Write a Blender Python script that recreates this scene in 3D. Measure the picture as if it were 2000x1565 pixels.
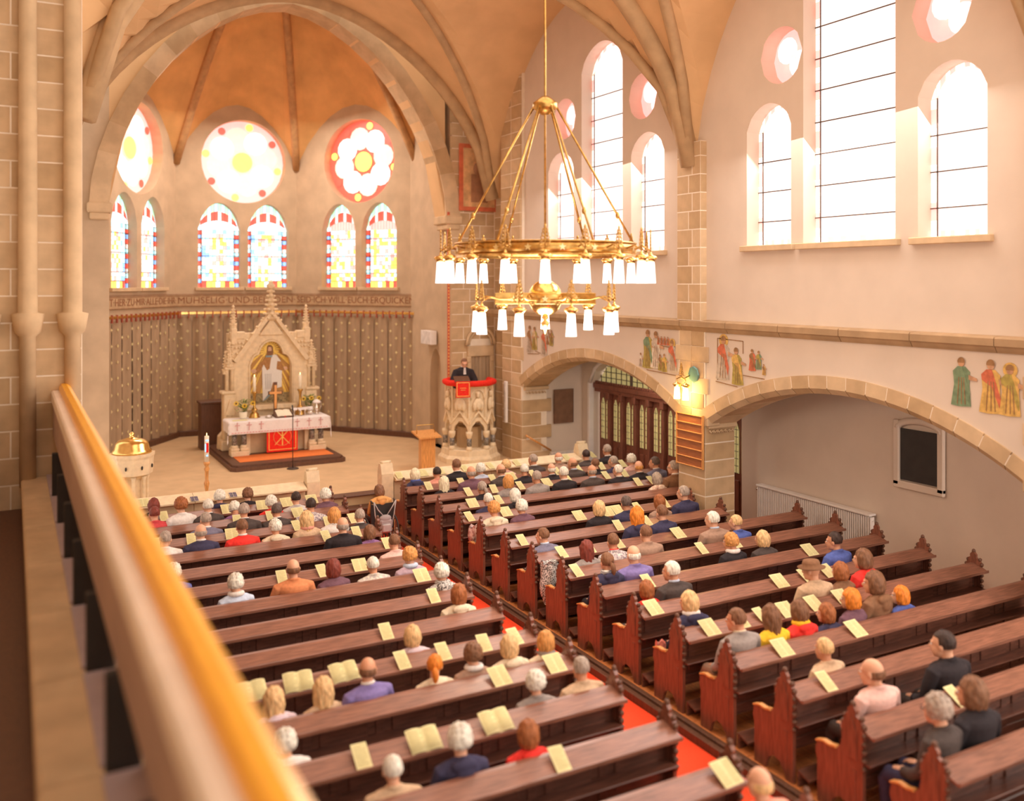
import bpy, math, random
from mathutils import Vector, Matrix, noise
R = math.radians; PI = math.pi
random.seed(7)
for o in list(bpy.data.objects): bpy.data.objects.remove(o)
SC = bpy.context.scene; COL = SC.collection
# ------------------------------------------------------------ camera
cd = bpy.data.cameras.new('camera'); cam = bpy.data.objects.new('camera', cd); COL.objects.link(cam)
cam.location = (0, 0, 5.22); cam.rotation_euler = (R(90), 0, -R(28.6))
cd.sensor_width = 36; cd.lens = 1796/2000*36; cd.shift_y = -(782.5-552)/2000
cd.clip_start = .05; cd.clip_end = 200
cd.dof.use_dof = True; cd.dof.focus_distance = 16.3; cd.dof.aperture_fstop = .48; cd.dof.aperture_blades = 0
SC.camera = cam
# ------------------------------------------------------------ daylight and exposure
w = bpy.data.worlds.new('world'); SC.world = w; w.use_nodes = True
bg = w.node_tree.nodes['Background']; bg.inputs[0].default_value = (1, .88, .76, 1); bg.inputs[1].default_value = 1.25
SC.view_settings.view_transform = 'Standard'; SC.view_settings.look = 'None'
SC.view_settings.exposure = .40; SC.view_settings.gamma = 1; SC.view_settings.use_curve_mapping = False
def area(name, loc, aim, sx, sy, power, col):
    l = bpy.data.lights.new(name, 'AREA'); l.shape = 'RECTANGLE'; l.size = sx; l.size_y = sy; l.energy = power; l.color = col
    o = bpy.data.objects.new(name, l); COL.objects.link(o); o.location = loc
    o.rotation_euler = (Vector(aim)-Vector(loc)).to_track_quat('-Z', 'Y').to_euler(); return o
# daylight through the tall windows of the nave
for yc in (17.66, 10.45, 3.1): area('window_daylight', (11.75, yc, 8.0), (5, yc-.5, .5), 4.6, 4.2, 330, (1, .93, .88))
area('apse_fill', (6.4, 26.8, 10.8), (6.4, 25.2, 0), 4.5, 3, 270, (1, .9, .78))  # added fill under the apse vault, lights the walls from above
area('aisle_end_fill', (13.2, 2.0, 3.0), (13.7, 12, 1.6), 1.2, 1.4, 150, (1, .9, .82))  # added fill from the near end of the aisle, brightens its outer wall
area('aisle_bay_fill', (13.25, 17.7, 3.3), (13.4, 17.7, 0), .5, 3, 34, (1, .9, .8))  # added soft fill below the aisle ceiling, no fixture there
area('vault_bounce', (6.4, 9.0, 11.0), (6.4, 11, 0), 7, 10, 300, (1, .86, .7))
# ------------------------------------------------------------ materials
_M = {}
def mat(name, col, rough=.6, metal=0, var=.12, scale=6, bump=0, stretch=(1,1,1), emit=None, es=0, spec=.5, sheen=0, col2=None, detail=4, coat=0):
    if name in _M: return _M[name]
    m = bpy.data.materials.new(name); _M[name] = m; m.use_nodes = True
    nt = m.node_tree; b = nt.nodes['Principled BSDF']
    b.inputs['Roughness'].default_value = rough; b.inputs['Metallic'].default_value = metal
    b.inputs['Specular IOR Level'].default_value = spec
    if coat: b.inputs['Coat Weight'].default_value = coat; b.inputs['Coat Roughness'].default_value = .25
    tc = nt.nodes.new('ShaderNodeTexCoord'); mp = nt.nodes.new('ShaderNodeMapping'); nz = nt.nodes.new('ShaderNodeTexNoise')
    mp.inputs['Scale'].default_value = stretch; nz.inputs['Scale'].default_value = scale; nz.inputs['Detail'].default_value = detail
    nt.links.new(tc.outputs['Object'], mp.inputs[0]); nt.links.new(mp.outputs[0], nz.inputs['Vector'])
    rp = nt.nodes.new('ShaderNodeValToRGB'); nt.links.new(nz.outputs['Fac'], rp.inputs[0])
    c2 = col2 if col2 else tuple(min(1, c*(1+var)) for c in col)
    c1 = col if col2 else tuple(c*(1-var) for c in col)
    rp.color_ramp.elements[0].position = .35; rp.color_ramp.elements[1].position = .65
    rp.color_ramp.elements[0].color = (*c1, 1); rp.color_ramp.elements[1].color = (*c2, 1)
    nt.links.new(rp.outputs[0], b.inputs['Base Color'])
    if bump:
        bp = nt.nodes.new('ShaderNodeBump'); bp.inputs['Strength'].default_value = bump; bp.inputs['Distance'].default_value = .02
        nt.links.new(nz.outputs['Fac'], bp.inputs['Height']); nt.links.new(bp.outputs[0], b.inputs['Normal'])
    if es:
        b.inputs['Emission Color'].default_value = (*(emit or col), 1); b.inputs['Emission Strength'].default_value = es
    return m
STONE = mat('sandstone', (.60,.42,.25), .85, var=.1, scale=3, bump=.15, spec=.2)
STONE2 = mat('sandstone_pale', (.66,.48,.30), .85, var=.1, scale=3, bump=.15, spec=.2)
STONE3 = mat('sandstone_warm', (.54,.37,.21), .85, var=.1, scale=3, bump=.15, spec=.2)
MORTAR = mat('mortar', (.88,.76,.62), .9, var=.04, spec=.1)
PLAST = mat('plaster_white', (.72,.60,.50), .9, var=.03, scale=1.5, bump=.05, spec=.15)
APSE = mat('plaster_ochre', (.58,.43,.29), .9, var=.08, scale=2, bump=.05, spec=.15)
VAULT = mat('vault_ochre', (.74,.42,.17), .9, var=.12, scale=1.2, spec=.1)
VAULTN = mat('vault_cream', (.76,.50,.27), .9, var=.06, scale=1.2, spec=.1)
CARVE = mat('carved_limestone', (.83,.66,.44), .8, var=.08, scale=8, bump=.2, spec=.2)
WOOD = mat('pew_wood', (.15,.055,.034), .42, var=.3, scale=4, stretch=(1,9,9), bump=.1, coat=.25)
WOODT = mat('pew_wood_top', (.25,.105,.066), .40, var=.28, scale=4, stretch=(1,14,14), bump=.06, coat=.12)
WOODE = mat('pew_end_wood', (.22,.078,.046), .40, var=.25, scale=4, stretch=(9,9,1), bump=.06, coat=.3)
WOODD = mat('dark_wood', (.13,.055,.03), .5, var=.2, scale=4, stretch=(9,9,1), bump=.1)
WSCREEN = mat('screen_wood', (.22,.075,.045), .45, var=.2, scale=4, stretch=(9,9,1), bump=.1)
OAK = mat('oak_varnish', (.72,.33,.10), .4, var=.2, scale=5, stretch=(10,10,1), coat=.2)
HONEY = mat('rail_wood', (1.0,.45,.012), .35, var=.08, scale=5, stretch=(8,1,8), coat=.3)
FLOORW = mat('floor_board', (.62,.22,.07), .4, var=.2, scale=4, stretch=(8,1,8), coat=.2)
CARPET = mat('red_carpet', (.95,.085,.032), .95, var=.06, scale=60, bump=.3, spec=.1)
CHFLOOR = mat('chancel_carpet', (.66,.46,.27), .95, var=.06, scale=2, bump=.1, spec=.1)
RED = mat('red_velvet', (.85,.035,.02), .8, var=.08, scale=20, spec=.2)
GOLD = mat('gold_metal', (.95,.62,.22), .22, 1, var=.12, scale=10)
BRASS = mat('old_brass', (.62,.38,.12), .3, 1, var=.2, scale=14)
GOLDP = mat('gold_paint', (.95,.62,.16), .45, .3, var=.1, scale=20)
WHITE = mat('white_enamel', (.88,.82,.78), .45, var=.03)
LINEN = mat('white_linen', (.9,.84,.82), .85, var=.03, scale=20, bump=.2)
PINKT = mat('pink_thread', (.8,.42,.42), .85)
CURT = mat('curtain_cloth', (.44,.31,.20), .95, var=.1, scale=3, stretch=(3,3,.4), spec=.1)
BLACK = mat('black_matt', (.03,.024,.022), .6)
IRON = mat('dark_iron', (.08,.06,.05), .5, .6)
MARB = mat('dark_marble', (.07,.06,.055), .25, var=.1, scale=30, col2=(.42,.36,.3), bump=0)
PAPER = mat('yellow_paper', (.82,.75,.40), .8, var=.05, scale=40)
INK = mat('printed_lines', (.50,.42,.19), .9)
PAPERW = mat('cream_paper', (.93,.84,.66), .8, var=.03)
LETTER = mat('lettering_brown', (.30,.13,.06), .8)
def glass(name, c, s): return mat(name, c, .3, emit=c, es=s, var=.05)
# ------------------------------------------------------------ mesh builder
class MB:
    def __init__(s, *mats): s.v=[]; s.f=[]; s.mi=[]; s.m=0; s.mats=list(mats); s.sm=[]; s.smooth=False
    def use(s, m):
        if m not in s.mats: s.mats.append(m)
        s.m = s.mats.index(m); return s
    def add(s, vs, fs, smooth=None):
        b=len(s.v); s.v += [tuple(p) for p in vs]
        for f in fs: s.f.append([i+b for i in f]); s.mi.append(s.m); s.sm.append(s.smooth if smooth is None else smooth)
        return s
    def box(s, x0,x1,y0,y1,z0,z1):
        return s.add([(x0,y0,z0),(x1,y0,z0),(x1,y1,z0),(x0,y1,z0),(x0,y0,z1),(x1,y0,z1),(x1,y1,z1),(x0,y1,z1)],
          [(0,3,2,1),(4,5,6,7),(0,1,5,4),(1,2,6,5),(2,3,7,6),(3,0,4,7)])
    def cbox(s, x0,x1,y0,y1,z0,z1, c=.01):
        X=(x0,x1);Y=(y0,y1);Z=(z0,z1); vs=[]; I={}
        for i in (0,1):
            for j in (0,1):
                for k in (0,1):
                    sx=c if i==0 else -c; sy=c if j==0 else -c; sz=c if k==0 else -c
                    for a,p in enumerate(((X[i],Y[j]+sy,Z[k]+sz),(X[i]+sx,Y[j],Z[k]+sz),(X[i]+sx,Y[j]+sy,Z[k]))):
                        I[(i,j,k,a)]=len(vs); vs.append(p)
        g=lambda i,j,k,a: I[(i,j,k,a)]
        fs=[]
        for i in (0,1):
            q=[g(i,0,0,0),g(i,1,0,0),g(i,1,1,0),g(i,0,1,0)]; fs.append(q if i else q[::-1])
            q=[g(0,i,0,1),g(0,i,1,1),g(1,i,1,1),g(1,i,0,1)]; fs.append(q if i else q[::-1])
            q=[g(0,0,i,2),g(1,0,i,2),g(1,1,i,2),g(0,1,i,2)]; fs.append(q if i else q[::-1])
        for i in (0,1):
            for j in (0,1):
                q=[g(0,i,j,1),g(1,i,j,1),g(1,i,j,2),g(0,i,j,2)]; fs.append(q if i^j else q[::-1])
                q=[g(i,0,j,0),g(i,1,j,0),g(i,1,j,2),g(i,0,j,2)]; fs.append(q[::-1] if i^j else q)
                q=[g(i,j,0,0),g(i,j,1,0),g(i,j,1,1),g(i,j,0,1)]; fs.append(q if i^j else q[::-1])
                for k in (0,1):
                    t=[g(i,j,k,0),g(i,j,k,1),g(i,j,k,2)]; fs.append(t if (i+j+k)%2 else t[::-1])
        return s.add(vs,fs)
    def prism(s, poly, a, b, ax='x'):
        n=len(poly)
        def P(u,v,t): return (t,u,v) if ax=='x' else ((u,t,v) if ax=='y' else (u,v,t))
        vs=[P(u,v,a) for u,v in poly]+[P(u,v,b) for u,v in poly]
        fs=[list(range(n)), list(range(2*n-1,n-1,-1))]+[(i,i+n,(i+1)%n+n,(i+1)%n) for i in range(n)]
        return s.add(vs,fs)
    def lathe(s, prof, n=16, c=(0,0), sx=1, sy=1, ph=0, smooth=True):
        vs=[];fs=[]; m=len(prof)
        for r,z in prof:
            for k in range(n):
                a=ph+2*PI*k/n; vs.append((c[0]+r*sx*math.cos(a), c[1]+r*sy*math.sin(a), z))
        for i in range(m-1):
            for k in range(n):
                k2=(k+1)%n; fs.append((i*n+k,i*n+k2,(i+1)*n+k2,(i+1)*n+k))
        fs.append(list(range(n))[::-1]); fs.append([(m-1)*n+k for k in range(n)])
        return s.add(vs,fs,smooth)
    def tube(s, pts, r, n=8, closed=False):
        pts=[Vector(p) for p in pts]; m=len(pts); rr=r if isinstance(r,(list,tuple)) else [r]*m; vs=[];fs=[]
        prev=None
        for i,p in enumerate(pts):
            if closed: t=(pts[(i+1)%m]-pts[i-1]).normalized()
            else: t=(pts[min(i+1,m-1)]-pts[max(i-1,0)]).normalized()
            if prev is None: u=t.orthogonal().normalized()
            else:
                u=prev-t*prev.dot(t)
                u=u.normalized() if u.length>1e-6 else t.orthogonal().normalized()
            prev=u; v=t.cross(u)
            for k in range(n):
                a=2*PI*k/n; vs.append(p+(u*math.cos(a)+v*math.sin(a))*rr[i])
        for i in range(m if closed else m-1):
            j=(i+1)%m
            for k in range(n): fs.append((i*n+k,i*n+(k+1)%n,j*n+(k+1)%n,j*n+k))
        if not closed: fs.append(list(range(n))[::-1]); fs.append([(m-1)*n+k for k in range(n)])
        return s.add(vs,fs,True)
    def ell(s, c, r, n=12, m=8, rot=None):
        vs=[];fs=[]
        for i in range(1,m):
            t=PI*i/m
            for k in range(n):
                a=2*PI*k/n; p=Vector((r[0]*math.sin(t)*math.cos(a), r[1]*math.sin(t)*math.sin(a), r[2]*math.cos(t)))
                if rot: p=rot@p
                vs.append(p+Vector(c))
        top=Vector((0,0,r[2])); bot=Vector((0,0,-r[2]))
        if rot: top=rot@top; bot=rot@bot
        vs+=[top+Vector(c),bot+Vector(c)]; T=len(vs)-2
        for i in range(m-2):
            for k in range(n): fs.append((i*n+k,(i+1)*n+k,(i+1)*n+(k+1)%n,i*n+(k+1)%n))
        for k in range(n): fs.append((T,k,(k+1)%n)); fs.append((T+1,(m-2)*n+(k+1)%n,(m-2)*n+k))
        return s.add(vs,fs,True)
    def xf(s, M, start=0):
        for i in range(start,len(s.v)): s.v[i]=tuple(M@Vector(s.v[i]))
        return s
    def mesh(s, name):
        me=bpy.data.meshes.new(name); me.from_pydata(s.v,[],s.f)
        for m in s.mats: me.materials.append(m)
        me.polygons.foreach_set('material_index', s.mi); me.polygons.foreach_set('use_smooth', s.sm)
        me.update(); return me
    def build(s, name, parent=None, loc=None, kind=None):
        return link(name, s.mesh(name), parent, loc, kind)
def link(name, me, parent=None, loc=None, kind=None, rot=None):
    o=bpy.data.objects.new(name, me); COL.objects.link(o)
    if parent: o.parent=parent
    if loc: o.location=loc
    if rot: o.rotation_euler=rot
    if kind: o['kind']=kind
    return o
def thing(name, label, cat, loc=(0,0,0), rz=0, group=None):
    o=bpy.data.objects.new(name,None); COL.objects.link(o); o.location=loc; o.rotation_euler=(0,0,rz); o.empty_display_size=.2
    return tag(o,label,cat,group)
def tag(o,label,cat,group=None):
    o['label']=label; o['category']=cat
    if group: o['group']=group
    return o
def struct(name, loc=(0,0,0), rz=0):
    o=bpy.data.objects.new(name,None); COL.objects.link(o); o.location=loc; o.rotation_euler=(0,0,rz); o['kind']='structure'; return o
def copy_tree(o, parent=None):
    c=o.copy(); COL.objects.link(c); c.parent=parent
    for ch in list(o.children): copy_tree(ch,c)
    return c
def text(body, size, name, mat_, parent=None, loc=(0,0,0), rot=(0,0,0), ext=.004, width=None):
    cu=bpy.data.curves.new(name,'FONT'); cu.body=body; cu.size=size; cu.extrude=ext; cu.align_x='CENTER'; cu.align_y='CENTER'; cu.resolution_u=3
    t=bpy.data.objects.new(name,cu); COL.objects.link(t)
    dg=bpy.context.evaluated_depsgraph_get(); me=bpy.data.meshes.new_from_object(t.evaluated_get(dg)); bpy.data.objects.remove(t)
    if width:
        xs=[v.co.x for v in me.vertices]; k=width/(max(xs)-min(xs)); mid=(max(xs)+min(xs))/2
        for v in me.vertices: v.co.x=(v.co.x-mid)*k
    me.materials.clear(); me.materials.append(mat_)
    return link(name,me,parent,loc,rot=rot)
_SM={}
def block(parent, x0,x1,y0,y1,z0,z1, g=.004, c=.008, name='stone'):
    """one dressed stone; alike stones share their mesh"""
    dx,dy,dz=[round(a,2) for a in (x1-x0,y1-y0,z1-z0)]; i=random.choice((0,0,1,2)); k=(dx,dy,dz,i)
    if k not in _SM:
        b=MB((STONE,STONE2,STONE3)[i]); b.cbox(g,dx-g,g,dy-g,g,dz-g,c); _SM[k]=b.mesh('stone')
    return link(name,_SM[k],parent,(x0,y0,z0))
def course_wall(parent, L, z0, z1, h, bl, T=.05, skip=None, off=0):
    """ashlar facing in the local x-z plane, front at y=0 and T deep"""
    n=max(1,round((z1-z0)/h)); hh=(z1-z0)/n
    for r in range(n):
        x=0; k=0; first=bl*(.5 if (r+off)%2 else 1)
        while x<L-.02:
            wd=first if k==0 else bl*random.choice((.8,1,1,1.2)); x2=min(L,x+wd)
            if L-x2<.15: x2=L
            za=z0+r*hh; zb=za+hh
            if not(skip and skip(x,x2,za,zb)): block(parent,x,x2,0,T,za,zb)
            x=x2; k+=1
# ============================================================ THE SHELL
XW, XB, XO = 11.9, 12.66, 13.85          # arcade face, arcade back, outer wall
XC = 6.38                                # axis of the church
BAY = [(14.77,21.27),(7.45,13.95),(.1,6.63)]   # clear openings of the arcade
PIER = [(13.95,14.77),(6.63,7.45)]
# floors -----------------------------------------------------
b=MB(FLOORW); b.box(-3,15,-1,19.6,-.4,-.12); b.build('floor',kind='structure')
fl=struct('floor_boards')
pm=MB(FLOORW); pm.cbox(0,6.84,0,.148,-.1,0,.004); pm=pm.mesh('floor_board'); pm2=MB(FLOORW); pm2.cbox(0,4.8,0,.148,-.1,0,.004); pm2=pm2.mesh('floor_board')
for k in range(102):
    link('floor_board',pm,fl,(7.08,3.55+k*.152,0))
for k in range(72): link('floor_board',pm2,fl,(.86,8.2+k*.152,0))
b=MB(CHFLOOR); b.box(1.2,12.6,19.75,31,-.3,.45); b.build('floor',kind='structure')
b=MB(WOODD); b.box(5.0,7.6,19.45,19.75,-.3,.20); b.cbox(5.0,7.6,19.38,19.78,.20,.24,.01); b.cbox(5.0,7.6,19.66,20.0,.44,.475,.01); b.build('trim_1',kind='structure')
b=MB(WOODD)
for x0,x1,z in ((6.90,6.955,.02),(6.955,7.01,-.005),(7.01,7.08,.03)): b.cbox(x0,x1,3.4,19.3,-.12,z,.008)
b.build('trim_2',kind='structure')
c=MB(CARPET); c.cbox(5.3,6.9,3.2,19.38,-.12,-.075,.01); tag(c.build('aisle_carpet'),'long bright red runner carpet down the aisle between the two pew blocks','carpet')
# right arcade ------------------------------------------------
wr=struct('wall_right')
def arch_z(t, rise=.94): # t in -1..1 : segmental intrados above the springing
    h=3.25; r=(h*h+rise*rise)/(2*rise); return math.sqrt(max(0,r*r-(t*h)**2))-(r-rise)
SPR=2.42
b=MB(PLAST)
for (y0,y1) in BAY:
    N=40; yc=(y0+y1)/2; h=(y1-y0)/2
    for k in range(N):
        a=y0+(y1-y0)*k/N; c_=y0+(y1-y0)*(k+1)/N
        za=SPR+.2+arch_z((a-yc)/h)*1.0; zc=SPR+.2+arch_z((c_-yc)/h)
        b.prism([(a,za),(c_,zc),(c_,4.27),(a,4.27)],XW+.02,XB-.02)
b.build('spandrel',wr)
# upper wall with lancets ------------------------------------------------
def wall_holes(b, s0, s1, z0, z1, d0, d1, holes, step=.11):
    """wall in the s-z plane (prism along depth) pierced by holes; a hole is (sa,sb,lo(s),hi(s))"""
    bp={s0,s1}
    for sa,sb,lo,hi in holes:
        n=max(2,int((sb-sa)/step))
        for k in range(n+1): bp.add(round(sa+(sb-sa)*k/n,5))
    bp=sorted(bp)
    for a,c_ in zip(bp,bp[1:]):
        m=(a+c_)/2; hs=sorted([hh for hh in holes if hh[0]-1e-4<=m<=hh[1]+1e-4],key=lambda q:q[2](m))
        la,lc=z0,z0
        for sa,sb,lo,hi in hs:
            b.prism([(a,la),(c_,lc),(c_,lo(c_)),(a,lo(a))],d0,d1); la,lc=hi(a),hi(c_)
        b.prism([(a,la),(c_,lc),(c_,z1),(a,z1)],d0,d1)
def lancet(sa,sb,z0,zs,rise):
    c_=(sa+sb)/2; h=(sb-sa)/2
    def hi(s):
        t=min(1,abs(s-c_)/h); return zs+rise*(1-t**1.8)**.62 if t<1 else zs
    return (sa,sb,lambda s:z0,hi)
def disc(sc,zc,r): return (sc-r,sc+r,lambda s:zc-math.sqrt(max(0,r*r-(s-sc)**2)),lambda s:zc+math.sqrt(max(0,r*r-(s-sc)**2)))
WIN=[]
SILL=5.88
holes=[]
for yc,L in ((17.7,[(18.85,20.05,8.0,.45),(16.82,18.5,10.2,.6),(15.33,16.5,8.0,.45)]),(10.45,[(11.78,12.88,8.0,.45),(9.62,11.5,10.2,.6),(8.1,9.22,8.0,.45)]),(3.2,[(4.4,5.6,8,.45),(2.3,4.1,10.2,.6),(.9,2.0,8,.45)])):
    for sa,sb,zs,r in L: holes.append(lancet(sa,sb,SILL,zs,r)); WIN.append((sa,sb,zs,r))
    for s in (1,-1): holes.append(disc(yc+(1.57 if s>0 else -1.62),9.25,.5))
b=MB(PLAST); wall_holes(b,-.2,21.4,4.45,12.8,XW+.08,XW+.62,holes); b.build('plaster_wall',wr)
GW=glass('window_glass_white',(1,.88,.86),.78); GP=glass('window_glass_pink',(1,.45,.42),.9); GB=glass('window_glass_blue',(.25,.5,1),1.1)
GY=glass('window_glass_yellow',(1,.68,.12),1.3); GR=glass('window_glass_red',(.95,.09,.06),1.0); GT=glass('window_glass_teal',(.45,.85,.95),1.3); GG=glass('window_glass_green',(.4,.75,.5),1.1)
LEAD=mat('window_lead',(.12,.08,.06),.6)
def lancet_window(n, parent, T, sa,sb,z0,zs,rise, style, d=.3):
    """glass, border squares, lead and stone frame of one lancet, in s-z local space with depth x"""
    _,_,lo,hi=lancet(sa,sb,z0,zs,rise); root=struct('window_%d'%n); root.matrix_world=T
    wd=sb-sa; bw=.12
    g=MB(GW if style=='nave' else GT); K=14; i0,i1=sa+bw,sb-bw
    if style=='nave':
        _,_,_,hj=lancet(i0,i1,z0+bw,zs,rise*.85)
        for k in range(K):
            a=i0+(i1-i0)*k/K; c_=i0+(i1-i0)*(k+1)/K; g.add([(d,a,z0+bw),(d,c_,z0+bw),(d,c_,hj(c_)),(d,a,hj(a))],[(0,1,2,3)])
        g.build('glass_field',root)
    bq=MB(GW,GP,GR,GB,GY)
    cols=[GW,GP,GW,GW,GP] if style=='nave' else [GR,GB,GR,GY,GT,GR]
    if style=='nave':
        _,_,_,ho=lancet(sa,sb,z0,zs,rise)
        bq.use(GP)
        for a,c_ in ((sa,sa+bw),(sb-bw,sb)):
            zz=z0; kk=0
            while zz<zs-.01:
                z2=min(zs,zz+.28); bq.use(cols[kk%5]); bq.add([(d,a,zz),(d,c_,zz),(d,c_,z2-.012),(d,a,z2-.012)],[(0,1,2,3)]); zz=z2; kk+=1
        for k in range(K):
            a=sa+wd*k/K; c_=sa+wd*(k+1)/K
            bq.use(cols[k%5]); bq.add([(d,a,max(zs,ho(a)-bw*1.6)),(d,c_-.01,max(zs,ho(c_)-bw*1.6)),(d,c_-.01,ho(c_)),(d,a,ho(a))],[(0,1,2,3)])
            bq.add([(d,a,z0),(d,c_-.01,z0),(d,c_-.01,z0+bw),(d,a,z0+bw)],[(0,1,2,3)])
        bq.build('glass_border',root)
    l=MB(LEAD)
    z=z0+.45
    while z<zs-.1: l.box(d-.02,d-.005,sa,sb,z,z+.018); z+=.55
    for s in (sa+bw,sb-bw): l.box(d-.02,d-.005,s-.008,s+.008,z0,zs)
    l.build('window_lead',root)
    f=MB(STONE2)
    f.cbox(-.1,.06,sa-.1,sb+.1,z0-.09,z0+.015,.01)
    f.build('window_sill',root)
    return root
n=1
for sa,sb,zs,r in WIN[:6]:
    lancet_window(n,None,Matrix.Translation((XW+.08,0,0)),sa,sb,SILL,zs,r,'nave'); n+=1
for yc in (17.7,10.45):
    for s in (1.57,-1.62):
        root=struct('window_%d'%n,(XW+.08,yc+s,9.25)); n+=1
        for q in range(4):
            a=PI/4+q*PI/2; m=MB(GP if q%2 else GW); m.lathe([(.24,0),(.24,.01)],14,(0,0)); m.xf(Matrix.Translation((.3,.2*math.cos(a),.2*math.sin(a)))@Matrix.Rotation(PI/2,4,'Y')); m.build('glass_lobe',root)
        m=MB(GP); m.lathe([(.5,0),(.5,.01)],24); m.xf(Matrix.Translation((.33,0,0))@Matrix.Rotation(PI/2,4,'Y')); m.build('glass_disc',root)
# cornice, voussoirs, piers ---------------------------------------
cor=[(0,4.25),(-.03,4.29),(-.05,4.33),(-.08,4.35),(-.08,4.45),(-.06,4.47),(.1,4.49),(.1,4.25)]
CORN=mat('cornice_stone',(.44,.29,.165),.85,var=.1,scale=3,bump=.15,spec=.2)
y=-.2; k=0
while y<23.4:
    L=1.35; b=MB(CORN); b.prism([(XW+p,q) for p,q in cor],y+.006,min(23.4,y+L)-.006,'y'); b.build('cornice_stone',wr); y+=L
for (y0,y1) in BAY[:2]:
    yc=(y0+y1)/2; h=(y1-y0)/2; N=17
    for k in range(N):
        t0=-1+2*k/N; t1=-1+2*(k+1)/N; P=[];Q=[]
        for t in (t0,(t0+t1)/2,t1):
            z=SPR+arch_z(t); dz=-t*h/ (math.sqrt(max(.1,((h*h+.94**2)/1.88)**2-(t*h)**2))); nl=math.hypot(1,dz)
            P.append((yc+t*h,z)); Q.append((yc+t*h-dz/nl*.31,z+.31/nl))
        s=MB(random.choice((STONE,STONE2,STONE,STONE3)))
        def sh(p,q,f): return (p[0]+(q[0]-p[0])*f,p[1]+(q[1]-p[1])*f)
        f=.022; pp=[sh(P[0],P[2],f),P[1],sh(P[2],P[0],f)]; qq=[sh(Q[0],Q[2],f),Q[1],sh(Q[2],Q[0],f)]
        # chamfered inner edge, as on the building
        for a_,b_ in ((0,1),(1,2)):
            a0,a1=pp[a_],pp[b_]; q0,q1=qq[a_],qq[b_]; c0=sh(a0,q0,.3); c1=sh(a1,q1,.3)
            vs=[(XW-.012,*c0),(XW-.012,*c1),(XW-.012,*q1),(XW-.012,*q0),(XW+.09,*a0),(XW+.09,*a1),(XB,*a1),(XB,*a0),(XB,*q0),(XB,*q1)]
            fs=[(0,1,2,3),(4,5,1,0),(7,6,5,4),(3,2,9,8)]
            if a_==0: fs.append((0,3,8,7,4))
            else: fs.append((2,1,5,6,9))
            s.add(vs,fs)
        s.build('voussoir',wr)
    m=MB(MORTAR)
    for k in range(24):
        t0=-1+2*k/24; t1=-1+2*(k+1)/24; za=SPR+arch_z(t0); zb=SPR+arch_z(t1)
        m.prism([(yc+t0*h,za+.11),(yc+t1*h,zb+.11),(yc+t1*h,zb+.305),(yc+t0*h,za+.305)],XW-.009,XW+.1); m.prism([(yc+t0*h,za+.02),(yc+t1*h,zb+.02),(yc+t1*h,zb+.25),(yc+t0*h,za+.25)],XW+.1,XB-.004)
    m.build('arch_mortar',wr)
def pier(y0,y1,x0=XW,x1=XB,top=4.27):
    p=MB(MORTAR); p.box(x0+.006,x1-.006,y0+.006,y1-.006,0,top); p.build('pier_core',wr)
    n=11; hh=SPR/ n *1.0
    z=0; r=0
    while z<SPR-.01:
        z2=min(SPR,z+.345)
        block(wr,x0,x1,y0,y1,z,z2); z=z2; r+=1
    # spandrel part: narrower face blocks with quoins toothing into the plaster
    while z<top-.01:
        z2=min(top,z+.31); e=.09 if r%2 else -.04
        ym=(y0+y1)/2
        block(wr,x0-.012,x0+.3,y0-e,ym,z,z2); block(wr,x0-.012,x0+.3,ym,y1+e,z,z2); z=z2; r+=1
for y0,y1 in PIER: pier(y0,y1)
# impost bands with carved leaf frieze under each springing
def impost(y0,y1,ya):
    b=MB(STONE2); b.cbox(XW+.05,XB+.02,y0,y1,SPR-.06,SPR+.03,.012)
    for k in range(6):
        x=XW+.12+k*.1
        b.tube([(x-.05,ya,SPR-.09),(x-.02,ya,SPR-.14),(x+.02,ya,SPR-.10),(x+.05,ya,SPR-.15)],.016,6)
    b.build('impost',wr)
impost(13.9,14.1,13.9); impost(21.17,21.4,21.17); impost(14.6,14.8,14.8)
# pilasters above the cornice
def pilaster(y0,y1,z0=4.47,z1=8.0):
    c_=MB(MORTAR); c_.box(XW-.075,XW+.3,y0+.006,y1-.006,z0,z1); c_.build('pilaster_core',wr)
    z=z0;r=0
    while z<z1-.02:
        z2=min(z1,z+.36); ym=y0+(y1-y0)*(.5 if r%2 else .35)
        block(wr,XW-.08,XW+.2,y0,ym,z,z2); block(wr,XW-.08,XW+.2,ym,y1,z,z2); z=z2; r+=1
pilaster(14.0,14.72); pilaster(6.7,7.4)
# east pier of the nave and the ashlar wall behind the pulpit
jamb=struct('wall_pulpit')
m=MB(MORTAR); m.box(XW+.006,12.66,21.276,22.394,0,12.6); m.box(XW-.044,XW+.006,21.31,22.39,4.2,12.6); m.box(12.256,12.8,22.3,23.6,0,12.6); m.box(10.90,12.6,23.526,23.95,0,12.6); m.build('wall_core',jamb)
z=0;r=0
while z<4.2:
    z2=z+.35
    if z2<SPR-.1: block(jamb,XW,XW+.76+(.16 if r%2 else 0)-.16*(r%2==0),21.27,21.34,z,z2)      # jamb face towards the aisle
    block(jamb,XW,XW+.05,21.33-(0 if z2<SPR+.2 else (.12 if r%2 else 0)),21.86,z,z2); block(jamb,XW,XW+.05,21.86,22.4,z,z2)
    block(jamb,12.25,12.3,22.4,23.0,z,z2); block(jamb,12.25,12.3,23.0,23.52,z,z2)
    z=z2;r+=1
while z<12.4:
    z2=z+.36
    block(jamb,XW-.05,XW+.05,21.3,21.8,z,z2); block(jamb,XW-.05,XW+.05,21.8,22.4,z,z2); block(jamb,12.25,12.3,22.4,23.52,z,z2); z=z2
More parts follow.
